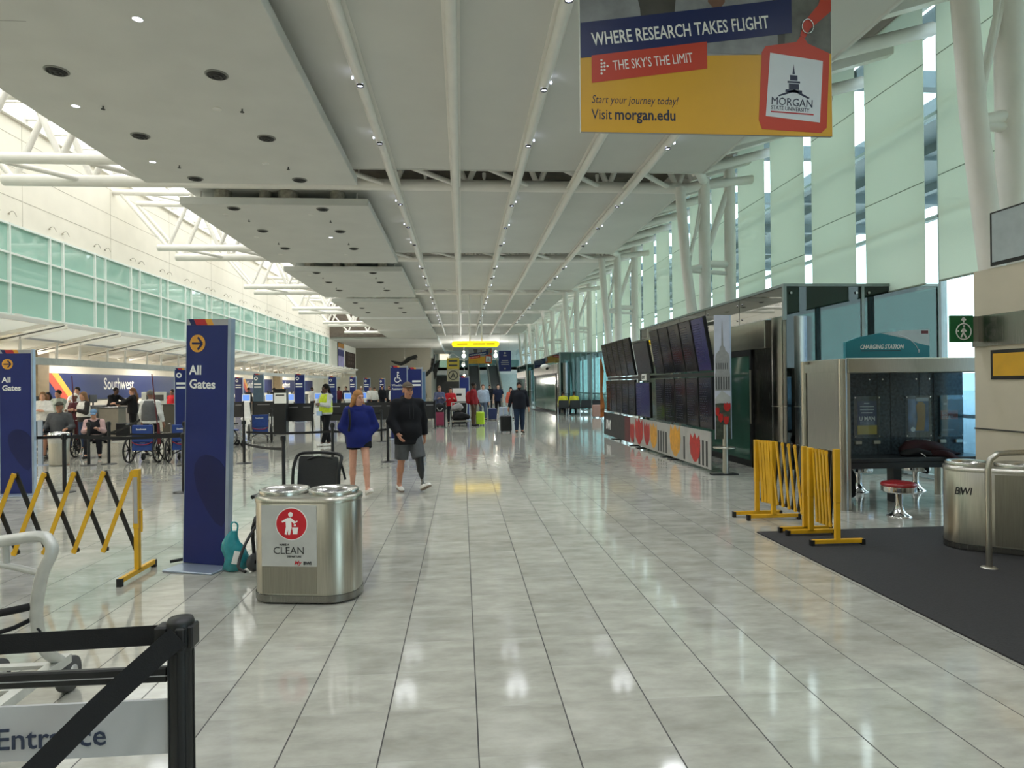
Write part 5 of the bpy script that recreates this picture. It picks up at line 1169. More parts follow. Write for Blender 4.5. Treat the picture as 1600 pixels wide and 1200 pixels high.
for x, z, d in ((.28, 5.35, 'upper left globe beside the gate sign'), (4.15, 5.35, 'globe right of the small distant banner'), (.3, 2.45, 'low globe right of the circled letter A')):
    o = thing('globe_lamp', 'white glowing pendant lamp, '+d, 'pendant lamp', (x, 79 if z > 3 else 76.5, z)); f = MB(); f.sphere((0, 0, 0), .24, n=16); f.build('globe', M_globe, o); f = MB(); f.cyl((0, 0, .2), (0, 0, 7.0-z), .015, n=6); f.build('cord', M_steel, o)
    f = MB(); f.sphere((0, 0, .5), .13, n=12); f.build('upper_globe', M_globe, o); L = bpy.data.lights.new('lamp_light', 'POINT'); L.energy = 420; L.shadow_soft_size = .25; L.color = (1, .95, .87); q = bpy.data.objects.new('lamp_light', L); COL.objects.link(q); q.parent = o; q.location = (0, -.3, -.3)
# seats and camera at the far vestibule
o = thing('waiting_bench', 'row of black beam seats in front of the distant glass vestibule', 'bench', (6.6, 36.1, 0))
for x in (-.95, -.32, .32, .95):
    f = MB(); f.box(x-.29, x+.29, -.25, -.2, .45, .86, bev=.015); f.build('backrest', M_black, o); f = MB(); f.box(x-.29, x+.29, -.2, .25, .4, .46, bev=.015); f.build('seat', M_black, o)
for x in (-1.25, -.63, 0, .63, 1.25): f = MB(); f.tube([(x, -.25, .64), (x, -.1, .66), (x, .15, .66)], .022, n=8); f.cyl((x, 0, 0), (x, 0, .4), .03, n=8); f.build('arm_leg', M_chrome, o)
o = thing('security_camera', 'white security camera on the corner of the distant glass vestibule', 'camera', (5.18, 40.2, 2.85)); f = MB(); f.sphere((0, 0, 0), .3, n=12, sc=(1, .7, .6)); f.build('housing', M_wtext, o); f = MB(); f.box(0, .43, -.05, .05, -.03, .05); f.build('bracket', M_wtext, o); f = MB(); f.sphere((.1, -.12, -.1), .1, n=10); f.build('lens', M_black, o)
# luggage
def suitcase(label, loc, M, h=.6, w=.4, d=.25, rz=0, handle=.4):
    o = thing('suitcase', label, 'suitcase', loc, rz)
    f = MB(); f.box(-w/2, w/2, -d/2, d/2, .05, h, bev=.03); f.build('shell', M, o)
    f = MB()
    for x in (-w*.3, -w*.1, w*.1, w*.3): f.box(x-.008, x+.008, -d/2-.006, -d/2+.01, .1, h-.05)
    f.build('rib', M, o)
    for x in (-w*.38, w*.38):
        for y in (-d*.3, d*.3): f = MB(); f.cyl((x-.015, y, .03), (x+.015, y, .03), .03, n=10); f.build('wheel', M_black, o)
    if handle: f = MB(); f.tube([(-.09, d*.3, h), (-.09, d*.3, h+handle), (.09, d*.3, h+handle), (.09, d*.3, h)], .011, n=8); f.build('pull_handle', M_steel, o)
    f = MB(); f.tube([(-.07, 0, h), (-.06, 0, h+.03), (.06, 0, h+.03), (.07, 0, h)], .012, n=6); f.build('top_grip', M_black, o)
    return o
suitcase('black trolley suitcase pulled by the bearded man', (1.6, 23.85, 0), mat('case_black', '141416', .5, var=.3), .62, .42, handle=.45)
suitcase('lime green trolley suitcase beside the person in the red jacket', (.78, 28.2, 0), mat('case_lime', 'b7d92c', .35), .6, .36, handle=.25)
suitcase('navy blue trolley suitcase right of the man in the grey shirt', (1.5, 32.3, 0), mat('case_navy', '1c2a52', .4), .6, .42, handle=.4)
suitcase('silver trolley suitcase pulled by the woman in the coral top', (2.1, 33.3, 0), mat('case_silver', 'a9b2c4', .3, .3), .62, .42, handle=.45)
suitcase('pink trolley suitcase under the black bag of the waiting traveller', (-.98, 27.9, 0), mat('case_pink', '9a3d58', .4), .62, .42, handle=0)
suitcase('dusty pink suitcase standing alone beyond the flight screens', (7.0, 33.5, 0), mat('case_tan', 'a98276', .5), .66, .42, handle=0)
suitcase('black upright suitcase behind the light blue pylon', (-1.75, 34, 0), MATS['case_black'], .7, .42, handle=.4)
o = thing('luggage_trolley', 'loaded airport trolley with grey and black bags, left of the red jacket', 'luggage trolley', (-.12, 28.4, 0))
f = MB(); f.tube([(-.3, -.1, .15), (-.34, .1, 1.0), (-.34, .1, 1.02)], .018, n=8); f.tube([(.3, -.1, .15), (.34, .1, 1.0)], .018, n=8); f.cyl((-.34, .1, 1.0), (.34, .1, 1.0), .018, n=8); f.build('handle', M_steel, o)
f = MB(); f.box(-.35, .4, -.6, .05, .2, .24); f.build('deck', M_steel, o)
for x, y in ((-.3, 0), (.32, 0), (0, -.5)): f = MB(); f.cyl((x-.02, y, .1), (x+.02, y, .1), .1, n=14); f.build('wheel', M_rub, o)
f = MB(); heap(f, [(-.34, 0, .0, .06, .05), (-.25, 0, .12, .2, .14), (0, 0, .16, .22, .16), (.25, 0, .12, .2, .13), (.36, 0, .05, .06, .05)], 21); f.build('duffel_bag', M_dkc, label='black duffel bag lying on the airport trolley', cat='bag', loc=(-.05, 28.1, .28))
f = MB(); heap(f, [(-.2, 0, .0, .05, .05), (-.15, 0, .12, .17, .13), (.05, 0, .2, .17, .15), (.2, 0, .1, .12, .1)], 22); f.build('grey_bag', mat('grey_cloth', '9a9a98', .8, var=.2), label='pale grey bag leaning on the airport trolley handle', cat='bag', loc=(-.2, 28.25, .62))
f = MB(); heap(f, [(-.25, 0, .0, .04, .05), (-.18, 0, .08, .13, .12), (0, 0, .12, .16, .16), (.18, 0, .08, .13, .12), (.25, 0, 0, .04, .05)], 23); bg = f.build('black_bag', M_dkc, label='round black bag sitting on top of the pink suitcase', cat='bag', loc=(-.95, 27.9, .72))
f = MB(); f.tube([(-.12, -.16, .1), (-.05, -.18, -.02), (.06, -.18, -.02), (.12, -.16, .08)], .02, n=6, sub=3); f.build('pale_strap', MATS['grey_cloth'], bg)
o = thing('notice_stand', 'white notice on a dark stand behind the person in the red top', 'sign', (-.13, 29.9, 0)); f = MB(); f.box(-.3, .3, -.02, .02, 1.02, 1.62); p_ = f.build('notice', M_wtext, o); f = MB(); f.box(-.12, .12, -.024, -.02, 1.28, 1.38); f.build('dark_mark', M_text, p_); f = MB(); f.box(-.32, .32, .02, .3, .0, 1.02); f.build('stand', M_black, o)
pylon('dark blue sign pylon behind the white notice stand', (.12, 33, 0), 0.2, 2.2, sym=None, lines=(), big=False)
# ---------------------------------------------------------------- people: one continuous skin surface, clothing and hair as children
class SDF:
    """distance field on a grid; shapes are blended locally, then meshed with surface nets"""
    def __init__(s, lo, hi, vox):
        s.v = vox; s.lo = np.array(lo)-2*vox; n = np.ceil((np.array(hi)+2*vox-s.lo)/vox).astype(int)+1; s.n = n
        s.ax = [s.lo[i]+vox*np.arange(n[i]) for i in range(3)]; s.F = np.full(n, 9.0, np.float32)
    def _sub(s, lo, hi, pad):
        sl = []
        for i in range(3):
            a = int(max(0, math.floor((lo[i]-pad-s.lo[i])/s.v))); b = int(min(s.n[i], math.ceil((hi[i]+pad-s.lo[i])/s.v)+1))
            if b <= a: return None
            sl.append(slice(a, b))
        return tuple(sl), s.ax[0][sl[0]][:, None, None], s.ax[1][sl[1]][None, :, None], s.ax[2][sl[2]][None, None, :]
    def _mix(s, sl, d, k):
        f = s.F[sl]
        if k > 0:
            h = np.clip(.5+.5*(f-d)/k, 0, 1); s.F[sl] = f*(1-h)+d*h-k*h*(1-h)
        else: s.F[sl] = np.minimum(f, d)
    def cone(s, a, b, ra, rb, k=.03, flat=False, sq=None):
        a, b = np.array(a, float), np.array(b, float); r = max(ra, rb); pad = k+2.5*s.v
        q = s._sub(np.minimum(a, b)-r, np.maximum(a, b)+r, pad)
        if q is None: return s
        sl, X, Y, Z = q; ba = b-a; L2 = float(ba@ba)+1e-9
        px, py, pz = X-a[0], Y-a[1], Z-a[2]; t0 = (px*ba[0]+py*ba[1]+pz*ba[2])/L2; t = np.clip(t0, 0, 1)
        ex, ey, ez = px-t*ba[0], py-t*ba[1], pz-t*ba[2]
        if sq: ex, ey, ez = ex/sq[0], ey/sq[1], ez/sq[2]
        d = np.sqrt(ex**2+ey**2+ez**2)-(ra+(rb-ra)*t)
        if flat: d = np.maximum(d, (t0-1)*math.sqrt(L2))
        s._mix(sl, d, k); return s
    def ell(s, c, r, k=.03, M=None, cut=None, sub=False):
        c, r = np.array(c, float), np.array(r, float); R = float(r.max()); q = s._sub(c-R, c+R, k+2.5*s.v)
        if q is None: return s
        sl, X, Y, Z = q; px, py, pz = X-c[0]+0*Y+0*Z, Y-c[1]+0*X+0*Z, Z-c[2]+0*X+0*Y
        if M is not None:
            A = np.array(M.to_3x3().transposed()); px, py, pz = (A[i, 0]*px+A[i, 1]*py+A[i, 2]*pz for i in range(3))
        k0 = np.sqrt((px/r[0])**2+(py/r[1])**2+(pz/r[2])**2)+1e-6; k1 = np.sqrt((px/r[0]**2)**2+(py/r[1]**2)**2+(pz/r[2]**2)**2)+1e-6
        d = k0*(k0-1)/k1
        if cut: 
            for fn in cut: d = np.maximum(d, fn(px, py, pz))
        if sub:
            f = s.F[sl]; h = np.clip(.5-.5*(f+d)/k, 0, 1) if k > 0 else (f < -d); s.F[sl] = f*(1-h)-d*h+k*h*(1-h)
        else: s._mix(sl, d, k)
        return s
    def cut(s, p, n):
        """keep the side of the plane away from n"""
        p, n = np.array(p, float), np.array(n, float); n /= np.linalg.norm(n)
        d = (s.ax[0][:, None, None]-p[0])*n[0]+(s.ax[1][None, :, None]-p[1])*n[1]+(s.ax[2][None, None, :]-p[2])*n[2]
        s.F = np.maximum(s.F, d.astype(np.float32)); return s
    def mesh(s, name, M):
        F = s.F; ins = F < 0; n = s.n; nx, ny, nz = n-1
        c = np.zeros((nx, ny, nz), np.int8)
        for i in (0, 1):
            for j in (0, 1):
                for k in (0, 1): c += ins[i:nx+i, j:ny+j, k:nz+k]
        act = (c > 0) & (c < 8); idx = np.full(act.shape, -1, np.int64); ids = np.argwhere(act); idx[act] = np.arange(len(ids))
        acc = np.zeros((len(ids), 3)); cnt = np.zeros(len(ids)); I, J, K = ids.T
        E = [((0, 0, 0), (1, 0, 0)), ((0, 1, 0), (1, 1, 0)), ((0, 0, 1), (1, 0, 1)), ((0, 1, 1), (1, 1, 1)), ((0, 0, 0), (0, 1, 0)), ((1, 0, 0), (1, 1, 0)), ((0, 0, 1), (0, 1, 1)), ((1, 0, 1), (1, 1, 1)), ((0, 0, 0), (0, 0, 1)), ((1, 0, 0), (1, 0, 1)), ((0, 1, 0), (0, 1, 1)), ((1, 1, 0), (1, 1, 1))]
        for a, b in E:
            fa = F[I+a[0], J+a[1], K+a[2]]; fb = F[I+b[0], J+b[1], K+b[2]]; m_ = (fa < 0) != (fb < 0)
            t = np.where(m_, fa/(fa-fb+1e-12), 0)[:, None]; p = np.array(a)+t*(np.array(b)-np.array(a)); acc[m_] += p[m_]; cnt[m_] += 1
        V = (ids+acc/np.maximum(cnt, 1)[:, None])*s.v+s.lo
        quads = []
        for ax in range(3):
            o1, o2 = [(1, 2), (2, 0), (0, 1)][ax]
            sl0 = [slice(1, -1)]*3; sl0[ax] = slice(0, -1); sl1 = list(sl0); sl1[ax] = slice(1, None)
            a = ins[tuple(sl0)]; b = ins[tuple(sl1)]
            for m_, flip in ((a & ~b, False), (~a & b, True)):
                P_ = np.argwhere(m_)
                if not len(P_): continue
                P_ = P_.copy(); 
                for q_ in range(3):
                    if q_ != ax: P_[:, q_] += 1
                d1 = np.zeros(3, int); d1[o1] = 1; d2 = np.zeros(3, int); d2[o2] = 1
                g = lambda D: idx[tuple((P_-D).T)]
                qd = np.stack([g(d1+d2), g(d2), g(0*d1), g(d1)], 1)
                quads.append(qd[:, ::-1] if flip else qd)
        me = bpy.data.meshes.new(name)
        if quads: me.from_pydata(V.tolist(), [], np.concatenate(quads).tolist())
        me.materials.append(M); me.polygons.foreach_set('use_smooth', [True]*len(me.polygons)); me.update(); return me
def cloth(h, rough=.85, var=.12, scale=18): return mat('cloth_'+h, h, rough, spec=.25, var=var, scale=scale, bump=.25)
def skin(h): return mat('skin_'+h, h, .5, spec=.4, var=.06, scale=30)
V3 = lambda *a: np.array(a, float)
def un(v): v = np.array(v, float); return v/np.linalg.norm(v)
def person(label, loc, rz=0, h=1.75, vox=.022, sk='b98468', top='333333', bottom='22242a', shoes='222222', hair='3a2a1e', hair_kind='short', g=1.0,
           legs=None, arms=None, sleeve='long', pants='long', lean=0.0, yaw=0.0, nod=0.0, sit=None, hem=.86, extra=(), female=False, roll=0.0, loose=.0):
    S_ = h/1.75
    lg = {'L': [(.02, .02, -1), (.0, .02, -1), (.12, -1, -.02)], 'R': [(-.02, .0, -1), (0, .03, -1), (-.12, -1, -.02)]}
    lg.update(legs or {})
    ar = {'L': [(.22, .05, -1), (.08, -.2, -1)], 'R': [(-.22, .05, -1), (-.08, -.2, -1)]}
    ar.update(arms or {})
    ln = math.tan(lean); tl = lambda x, y, z: V3(x, y-ln*(z-.92), z)
    J = {}; sw = (.165 if female else .185)*(.5+.5*g)
    for s_, sg in (('L', 1), ('R', -1)):
        J['hip'+s_] = V3(sg*.092, 0, .92); J['kn'+s_] = J['hip'+s_]+.43*un(lg[s_][0]); J['an'+s_] = J['kn'+s_]+.42*un(lg[s_][1])
        J['sh'+s_] = tl(sg*sw, .01, 1.405); J['el'+s_] = J['sh'+s_]+.285*un(ar[s_][0]); J['wr'+s_] = J['el'+s_]+.255*un(ar[s_][1])
    dz = {}
    fl = {}
    for s_ in 'LR':
        fd = un(lg[s_][2]); side = un(np.cross(fd, (0, 0, 1))); up = np.cross(side, fd); fl[s_] = (fd, up)
        heel = J['an'+s_]-up*.075-fd*.05; toe = J['an'+s_]-up*.075+fd*.19; J['he'+s_], J['to'+s_] = heel, toe; dz[s_] = min(heel[2], toe[2])-.005
    off = -min(dz.values()) if sit is None else sit-.92
    for k in J: J[k] = J[k]+V3(0, 0, off)
    ZO_ = off; hc = tl(0, -.012, 1.62)+V3(0, 0, off)+V3(math.sin(roll)*.1, 0, 0); HM = Matrix.Rotation(yaw, 4, 'Z') @ Matrix.Rotation(nod, 4, 'X')
    def hp(x, y, z): return np.array(HM.to_3x3() @ Vector((x, y, z)))+hc
    T = lambda x, y, z: tl(x, y, z)+V3(0, 0, off)
    allp = np.array(list(J.values())+[hc+V3(0, 0, .14)]); lo, hi = allp.min(0)-.24*max(1, g), allp.max(0)+.24*max(1, g); lo[2] = min(lo[2], -.02) if sit is None else lo[2]
    fine = vox <= .013
    def new(v=None): return SDF(lo, hi, v or vox)
    # ---- skin
    B = new()
    B.ell(T(0, 0, .95), (.165*g, .115*g, .12), .04).ell(T(0, 0, 1.1), (.135*g, .10*g, .14), .05).ell(T(0, 0, 1.28), ((.15 if female else .168)*g, .11*g, .16), .05)
    B.cone(T(0, .01, 1.45), J['shL'], .045, .05, .05).cone(T(0, .01, 1.45), J['shR'], .045, .05, .05).cone(T(0, .0, 1.42), T(0, -.005, 1.54), .062, .052, .03)
    skip = {x[0]: x[1] for x in extra}.get('skip', '')
    for s_ in 'LR':
        B.cone(J['hip'+s_], J['kn'+s_], .082*g, .055*(.6+.4*g), .03)
        if s_ != skip:
            B.cone(J['kn'+s_], J['kn'+s_]*.62+J['an'+s_]*.38+V3(0, .012, 0), .052, .056*(.7+.3*g), .02).cone(J['kn'+s_]*.62+J['an'+s_]*.38+V3(0, .012, 0), J['an'+s_], .052, .036, .02).cone(J['an'+s_], J['to'+s_]*.7+J['he'+s_]*.3+V3(0, 0, .03), .036, .03, .02)
        B.cone(J['sh'+s_], J['el'+s_], .05*g, .04, .02).cone(J['el'+s_], J['wr'+s_], .041, .027, .015)
        hand(B, J['el'+s_], J['wr'+s_], 1 if s_ == 'L' else -1, fine)
    # head
    B.ell(hp(0, .012, .035), (.076, .094, .098), .02, HM).ell(hp(0, -.03, -.055), (.056, .058, .062), .035, HM).ell(hp(0, -.055, -.095), (.03, .026, .022), .02, HM)
    B.cone(hp(0, -.086, .012), hp(0, -.108, -.03), .009, .015, .012)
    B.ell(hp(0, -.084, -.062), (.026, .014, .012), .012, HM).ell(hp(0, -.078, .03), (.058, .018, .014), .02, HM)
    for sx in (-1, 1):
        B.ell(hp(sx*.078, .012, -.01), (.012, .022, .032), .006, HM)
        if fine: B.ell(hp(sx*.031, -.09, .008), (.017, .012, .010), .008, HM, sub=True)
        B.ell(hp(sx*.042, -.06, -.03), (.024, .022, .022), .02, HM)
    body = link('person', B.mesh('person', skin(sk)), loc=loc, rz=rz, label=label, cat='person'); body.scale = (S_, S_, S_)
    def part(nm, sd, M): return link(nm, sd.mesh(nm, M), body)
    # ---- face details
    if fine:
        for sx in (-1, 1):
            f = MB(); p = hp(sx*.031, -.083, .008); f.sphere(p, .0118, n=10); e = f.build('eye', mat('eye_white', 'a39a92', .3), body)
            f = MB(); p = hp(sx*.031, -.0935, .008); f.sphere(p, .0072, n=8); f.build('iris', mat('iris_dark', '2a2320', .3), e)
            f = MB(); f.tube([Vector(hp(sx*.016, -.095, .027)), Vector(hp(sx*.032, -.096, .031)), Vector(hp(sx*.05, -.085, .026))], .0045, n=6); f.build('eyebrow', cloth(hair), body)
        f = MB(); f.sphere((0, 0, 0), .001, n=6); f = MB(); p = hp(0, -.094, -.062); f.sphere(p, 1, n=12, sc=(.024, .007, .008)); f.build('mouth', mat('lips', '9c5a52', .4), body)
    # ---- trousers / shorts
    lo_ = loose
    if pants:
        P_ = new(); P_.ell(T(0, 0, .94), (.175*g+lo_, .128*g+lo_, .12), .04)
        for s_ in 'LR':
            a, b_, c = J['hip'+s_], J['kn'+s_], J['an'+s_]
            if pants == 'long':
                md = b_*.6+c*.4+V3(0, .012, 0); P_.cone(a, b_, .097*g+lo_, .074*(.6+.4*g)+lo_, .03).cone(b_, md, .074*(.6+.4*g)+lo_, .073*(.65+.35*g)+lo_, .02).cone(md, b_*.05+c*.95, .073*(.65+.35*g)+lo_, .058+lo_, .02, flat=True)
            else:
                q = {'knee': .95, 'short': .34, 'mid': .7}[pants]; P_.cone(a, a*(1-q)+b_*q, .1*g+lo_, (.088 if pants != 'short' else .1)*g+lo_, .03, flat=True)
        P_.cut(T(0, 0, 1.03), (0, 0, 1)); part('trousers' if pants == 'long' else 'shorts', P_, cloth(bottom))
    # ---- shoes
    if shoes:
        for s_ in 'LR':
            fd, up = fl[s_]; H_ = J['he'+s_]; To = J['to'+s_]
            Q = SDF(np.minimum(H_, To)-.1, np.maximum(H_, To)+.14, min(vox, .014)); Q.cone(H_+up*.035+fd*.025, To+up*.028-fd*.03, .043, .04, .01).cone(H_+up*.05+fd*.03, J['an'+s_]-up*.01, .042, .036, .03).cut(H_, -up).cut(J['an'+s_]+up*.012, up)
            so = part('shoe', Q, cloth(shoes, .5))
            if fine: Q = SDF(np.minimum(H_, To)-.1, np.maximum(H_, To)+.1, .012); Q.cone(H_+up*.02+fd*.025, To+up*.02-fd*.028, .046, .044, .01).cut(H_-up*.004, -up).cut(H_+up*.024, up); link('sole', Q.mesh('sole', cloth({x[0]: x[1] for x in extra}.get('sole', 'd8d4cc'), .6)), so)
    # ---- top
    if top:
        Q = new(); e = .022+lo_
        Q.ell(T(0, 0, 1.02), (.155*g+e, .11*g+e, .2), .06).ell(T(0, 0, 1.26), ((.155 if female else .172)*g+e, .112*g+e, .2), .05).ell(T(0, 0, .93), (.16*g+e, .115*g+e, .14), .06)
        Q.cone(T(0, .01, 1.45), J['shL'], .05+e*.5, .05*g+e*.7, .05).cone(T(0, .01, 1.45), J['shR'], .05+e*.5, .05*g+e*.7, .05); Q.cone(T(0, .005, 1.40), T(0, .0, 1.475), .085, .066, .03, flat=True)
        Q.cone(T(0, 0, 1.2), T(0, 0, hem-.12), .152*g+e, .178*g+e, .05, sq=(1, .76, 1)); Q.cut(T(0, 0, hem), (0, 0, -1))
        for s_ in 'LR':
            a, b_, c = J['sh'+s_], J['el'+s_], J['wr'+s_]
            if sleeve == 'long': Q.cone(a, b_, .047*g+e, .045+e, .04).cone(b_, b_*.04+c*.96, .046+e, .034+e*.8, .03, flat=True)
            elif sleeve == 'short': Q.cone(a, a*.35+b_*.65, .055*g+e, .052*g+e, .03, flat=True)
            else: Q.cone(a, a*.85+b_*.15, .05*g+e, .05*g+e, .03, flat=True)
        for x in extra:
            if x[0] == 'hood':
                Q.ell(T(0, .11, 1.43), (.12, .06, .09), .03); rg = [T(.088*math.sin(t), .02-.085*math.cos(t), 1.475-.045*math.cos(t)) for t in np.linspace(0, 2*PI, 15)]
                for i_ in range(14): Q.cone(rg[i_], rg[i_+1], .032, .032, .012)
            if x[0] == 'pouch': Q.ell(T(0, -.035, .98), (.17*g, .15*g, .16), .05)
        part({x[0]: x[1] for x in extra}.get('topname', 'jumper'), Q, cloth(top))
    # ---- hair and hats
    q_ = vox if not fine else .009
    def head_sdf(): return SDF(hc-V3(.2, .3, .75), hc+V3(.2, .22, .2), q_ if q_ < .03 else .022)
    if hair_kind in ('short', 'long', 'bun', 'tied', 'bald_beard', 'beard'):
        Q = head_sdf()
        if hair_kind != 'bald_beard':
            Q.ell(hp(0, .018, .045), (.086, .103, .103), .0, HM, cut=[lambda x, y, z: -y*.75-z*.55-.065+.0*x, lambda x, y, z: np.maximum(-(z+.055+np.clip(y, -.1, .1)*-.3), -9)])
        if hair_kind == 'long':
            for sx in (-1, 0, 1):
                z_ = 1.36; Q.cone(hp(sx*.06, .045, .0), T(sx*.11, .07, z_), .046, .05, .03).cone(T(sx*.11, .07, z_), T(sx*.14-.03, .11, 1.2), .05, .02, .03)
            if fine: Q.cone(hp(-.07, .0, .0), T(-.15, .0, 1.42), .03, .036, .03).cone(T(-.15, .0, 1.42), T(-.2, .03, 1.27), .036, .012, .03)
        if hair_kind == 'bun': Q.ell(hp(0, .11, .06), (.04, .04, .04), .02)
        if hair_kind == 'tied': Q.cone(hp(0, .1, .03), T(.02, .16, 1.4), .04, .035, .03).cone(T(.02, .16, 1.4), T(.03, .15, 1.22), .035, .015, .02)
        if 'beard' in hair_kind: Q.ell(hp(0, -.045, -.075), (.06, .058, .062), .01, HM, cut=[lambda x, y, z: z-.022+np.abs(x)*-.35])
        part('hair', Q, cloth(hair, .7, .25, 60))
    if hair_kind in ('cap', 'cap_long', 'beanie'):
        Q = head_sdf(); Q.ell(hp(0, .018, .03), (.083, .10, .09), .0, HM, cut=[lambda x, y, z: z-.0, lambda x, y, z: -y-.02-z*.4])
        if hair_kind == 'cap_long': Q.cone(hp(0, .07, -.03), T(0, .11, 1.36), .06, .03, .03)
        part('hair', Q, cloth(hair, .7, .25, 60)); hatc = {x[0]: x[1] for x in extra}.get('hat', '4a4a48')
        Q = head_sdf(); Q.ell(hp(0, .012, .052), (.09, .108, .098), .0, HM, cut=[lambda x, y, z: -z+.002])
        if hair_kind != 'beanie': Q.cone(hp(-.03, -.115, .062), hp(.03, -.115, .062), .055, .055, .015, sq=(1, 1.0, .2))
        part('cap' if hair_kind != 'beanie' else 'knit_cap', Q, cloth(hatc))
    for x in extra:
        if x[0] == 'vest':
            Q = new(); e = .032+lo_; Q.ell(T(0, 0, 1.04), (.16*g+e, .115*g+e, .22), .06).ell(T(0, 0, 1.27), (.174*g+e*.8, .118*g+e, .22), .05).cone(T(-.12, .01, 1.425), T(.12, .01, 1.425), .05+e*.6, .05+e*.6, .04).cone(T(0, 0, 1.25), T(0, 0, (x[2] if len(x) > 2 else .9)-.1), .165*g+e, .188*g+e, .05, sq=(1, .79, 1)).cut(T(0, 0, x[2] if len(x) > 2 else .9), (0, 0, -1)).cut(T(0, 0, 1.475), (0, 0, 1)); part('vest', Q, cloth(x[1], .6))
        if x[0] == 'trim':
            f = MB(); n = 20; z = x[2]; e = .046+lo_; f.tube([Vector(T((.16*g+e)*math.cos(t), (.113*g+e)*math.sin(t), z)) for t in np.linspace(0, 2*PI, n+1)[:-1]], .012, n=6, closed=True); f.build('reflective_band', cloth(x[1], .5), body)
        if x[0] == 'drawstring':
            for sx in (-.03, .03): f = MB(); f.tube([Vector(T(sx, -.112*g-.03, 1.43)), Vector(T(sx*1.1, -.142*g-.03, 1.3)), Vector(T(sx, -.147*g-.03, 1.17))], .005, n=6); f.build('drawstring', cloth(x[1]), body)
    return body, J, T
def hand(B, el, wr, side, fine):
    d = un(wr-el); th = V3(0, -1, 0)-d*d[1]*-1; th = V3(0, -1, 0); th = th-d*(th@d)
    if np.linalg.norm(th) < .3: th = V3(-side, 0, 0)-d*(-side*d[0])
    th = un(th); pn = np.cross(d, th)*1.0; pn = un(pn)
    if pn@V3(-side, 0, 0) < 0: pn = -pn
    c = wr+d*.05
    if not fine:
        B.cone(wr, wr+d*.08, .028, .036, .015).cone(wr+d*.09, wr+d*.15+pn*.02, .034, .022, .015).cone(wr+d*.03+th*.02, wr+d*.09+th*.05, .015, .012, .008); return
    B.cone(wr, wr+d*.03, .026, .03, .012)
    for o in (-.024, -.008, .008, .024): B.cone(wr+d*.025+th*o*.8, wr+d*.085+th*o, .0165, .0145, .012)
    for o, L in ((-.029, .78), (-.0095, .96), (.0095, 1.0), (.029, .9)):
        p0 = wr+d*.085+th*o; p1 = p0+(d*.92+pn*.3+th*o*1.2)*.042*L; p2 = p1+(d*.75+pn*.62)*.026*L; p3 = p2+(d*.55+pn*.8)*.02*L
        B.cone(p0, p1, .0102, .0096, .004).cone(p1, p2, .0096, .009, .003).cone(p2, p3, .009, .008, .003)
    t0 = wr+d*.025+th*.024+pn*.006; t1 = t0+(d*.6+th*.75+pn*.2)*.045; t2 = t1+(d*.85+th*.35+pn*.25)*.032
    B.cone(t0, t1, .0145, .0115, .008).cone(t1, t2, .0112, .009, .003)
# ---- walking pair in front
bw, Jw, Tw = person('young woman in a blue hoodie and dark shorts walking with her hands in the pocket', (-1.63, 10.42, 0), .22, 1.64, .0105, sk='cf9c86', top='1b2568', bottom='14161c', shoes='d9cfc8', hair='a5764a', hair_kind='long',
    female=True, pants='short', g=.97, hem=.80, yaw=.5, loose=.016,
    legs={'L': [(.04, -.34, -1), (.03, -.12, -1), (.25, -1, .38)], 'R': [(-.02, .12, -1), (.0, .42, -1), (-.05, -.9, -.45)]},
    arms={'L': [(.36, .12, -1), (-.14, -.1, -.15)], 'R': [(-.36, .14, -1), (.14, -.1, -.15)]}, extra=(('hood', 1), ('pouch', 1), ('topname', 'hoodie')))
f = MB(); f.tube([Vector(Tw(-.16, .0, 1.48)), Vector(Tw(-.16, -.13, 1.38)), Vector(Tw(-.15, -.165, 1.25)), Vector(Tw(-.17, -.12, 1.08))], .018, n=8, sub=3); f.build('backpack_strap', M_dkc, bw)
f = MB(); heap(f, [(0, 0, -.26, .06, .05), (0, 0, -.2, .15, .09), (0, 0, -.0, .16, .11), (0, 0, .2, .13, .08), (0, 0, .27, .05, .03)], 31, 18)
f.build('backpack', M_dkc, label='black backpack worn by the woman in the blue hoodie', cat='bag', loc=(-1.8, 10.68, 1.06), rz=.22)
bm, Jm, Tm = person('man in a cap, black hoodie and grey shorts walking on a black prosthetic leg', (-.9, 10.9, 0), .42, 1.79, .0105, sk='c08a70', top='15161a', bottom='57595c', shoes='e4e3de', hair='6a5a48', hair_kind='cap', g=1.1, pants='knee', hem=.76, yaw=.05, loose=.014,
    legs={'L': [(.12, -.32, -1), (.1, -.08, -1), (.25, -1, .42)], 'R': [(-.04, .06, -1), (.0, .3, -1), (-.05, -1, -.12)]},
    arms={'L': [(.3, .18, -1), (.12, .05, -1)], 'R': [(-.32, -.12, -1), (.25, -.62, -.85)]}, extra=(('hood', 1), ('pouch', 1), ('topname', 'hoodie'), ('drawstring', '2c2d30'), ('hat', '5d5348'), ('skip', 'L'), ('sole', '8d7f72')))
M_pros = mat('prosthesis_black', '131417', .3, spec=.6)
Q = SDF(np.minimum(Jm['knL'], Jm['anL'])-.15, np.maximum(Jm['knL'], Jm['anL'])+.15, .0105); a, b_ = Jm['knL'], Jm['anL']
Q.cone(a*1.15-b_*.15, a*.6+b_*.4, .072, .06, .02).cone(a*.6+b_*.4, a*.3+b_*.7, .06, .034, .02); pr = link('prosthetic_leg', Q.mesh('prosthetic_leg', M_pros), bm)
f = MB(); f.cyl(a*.35+b_*.65, b_, .022, n=12); f.cyl(a*.06+b_*.94, b_*1.08-a*.08, .034, n=12); f.build('pylon_tube', M_dsteel, pr)
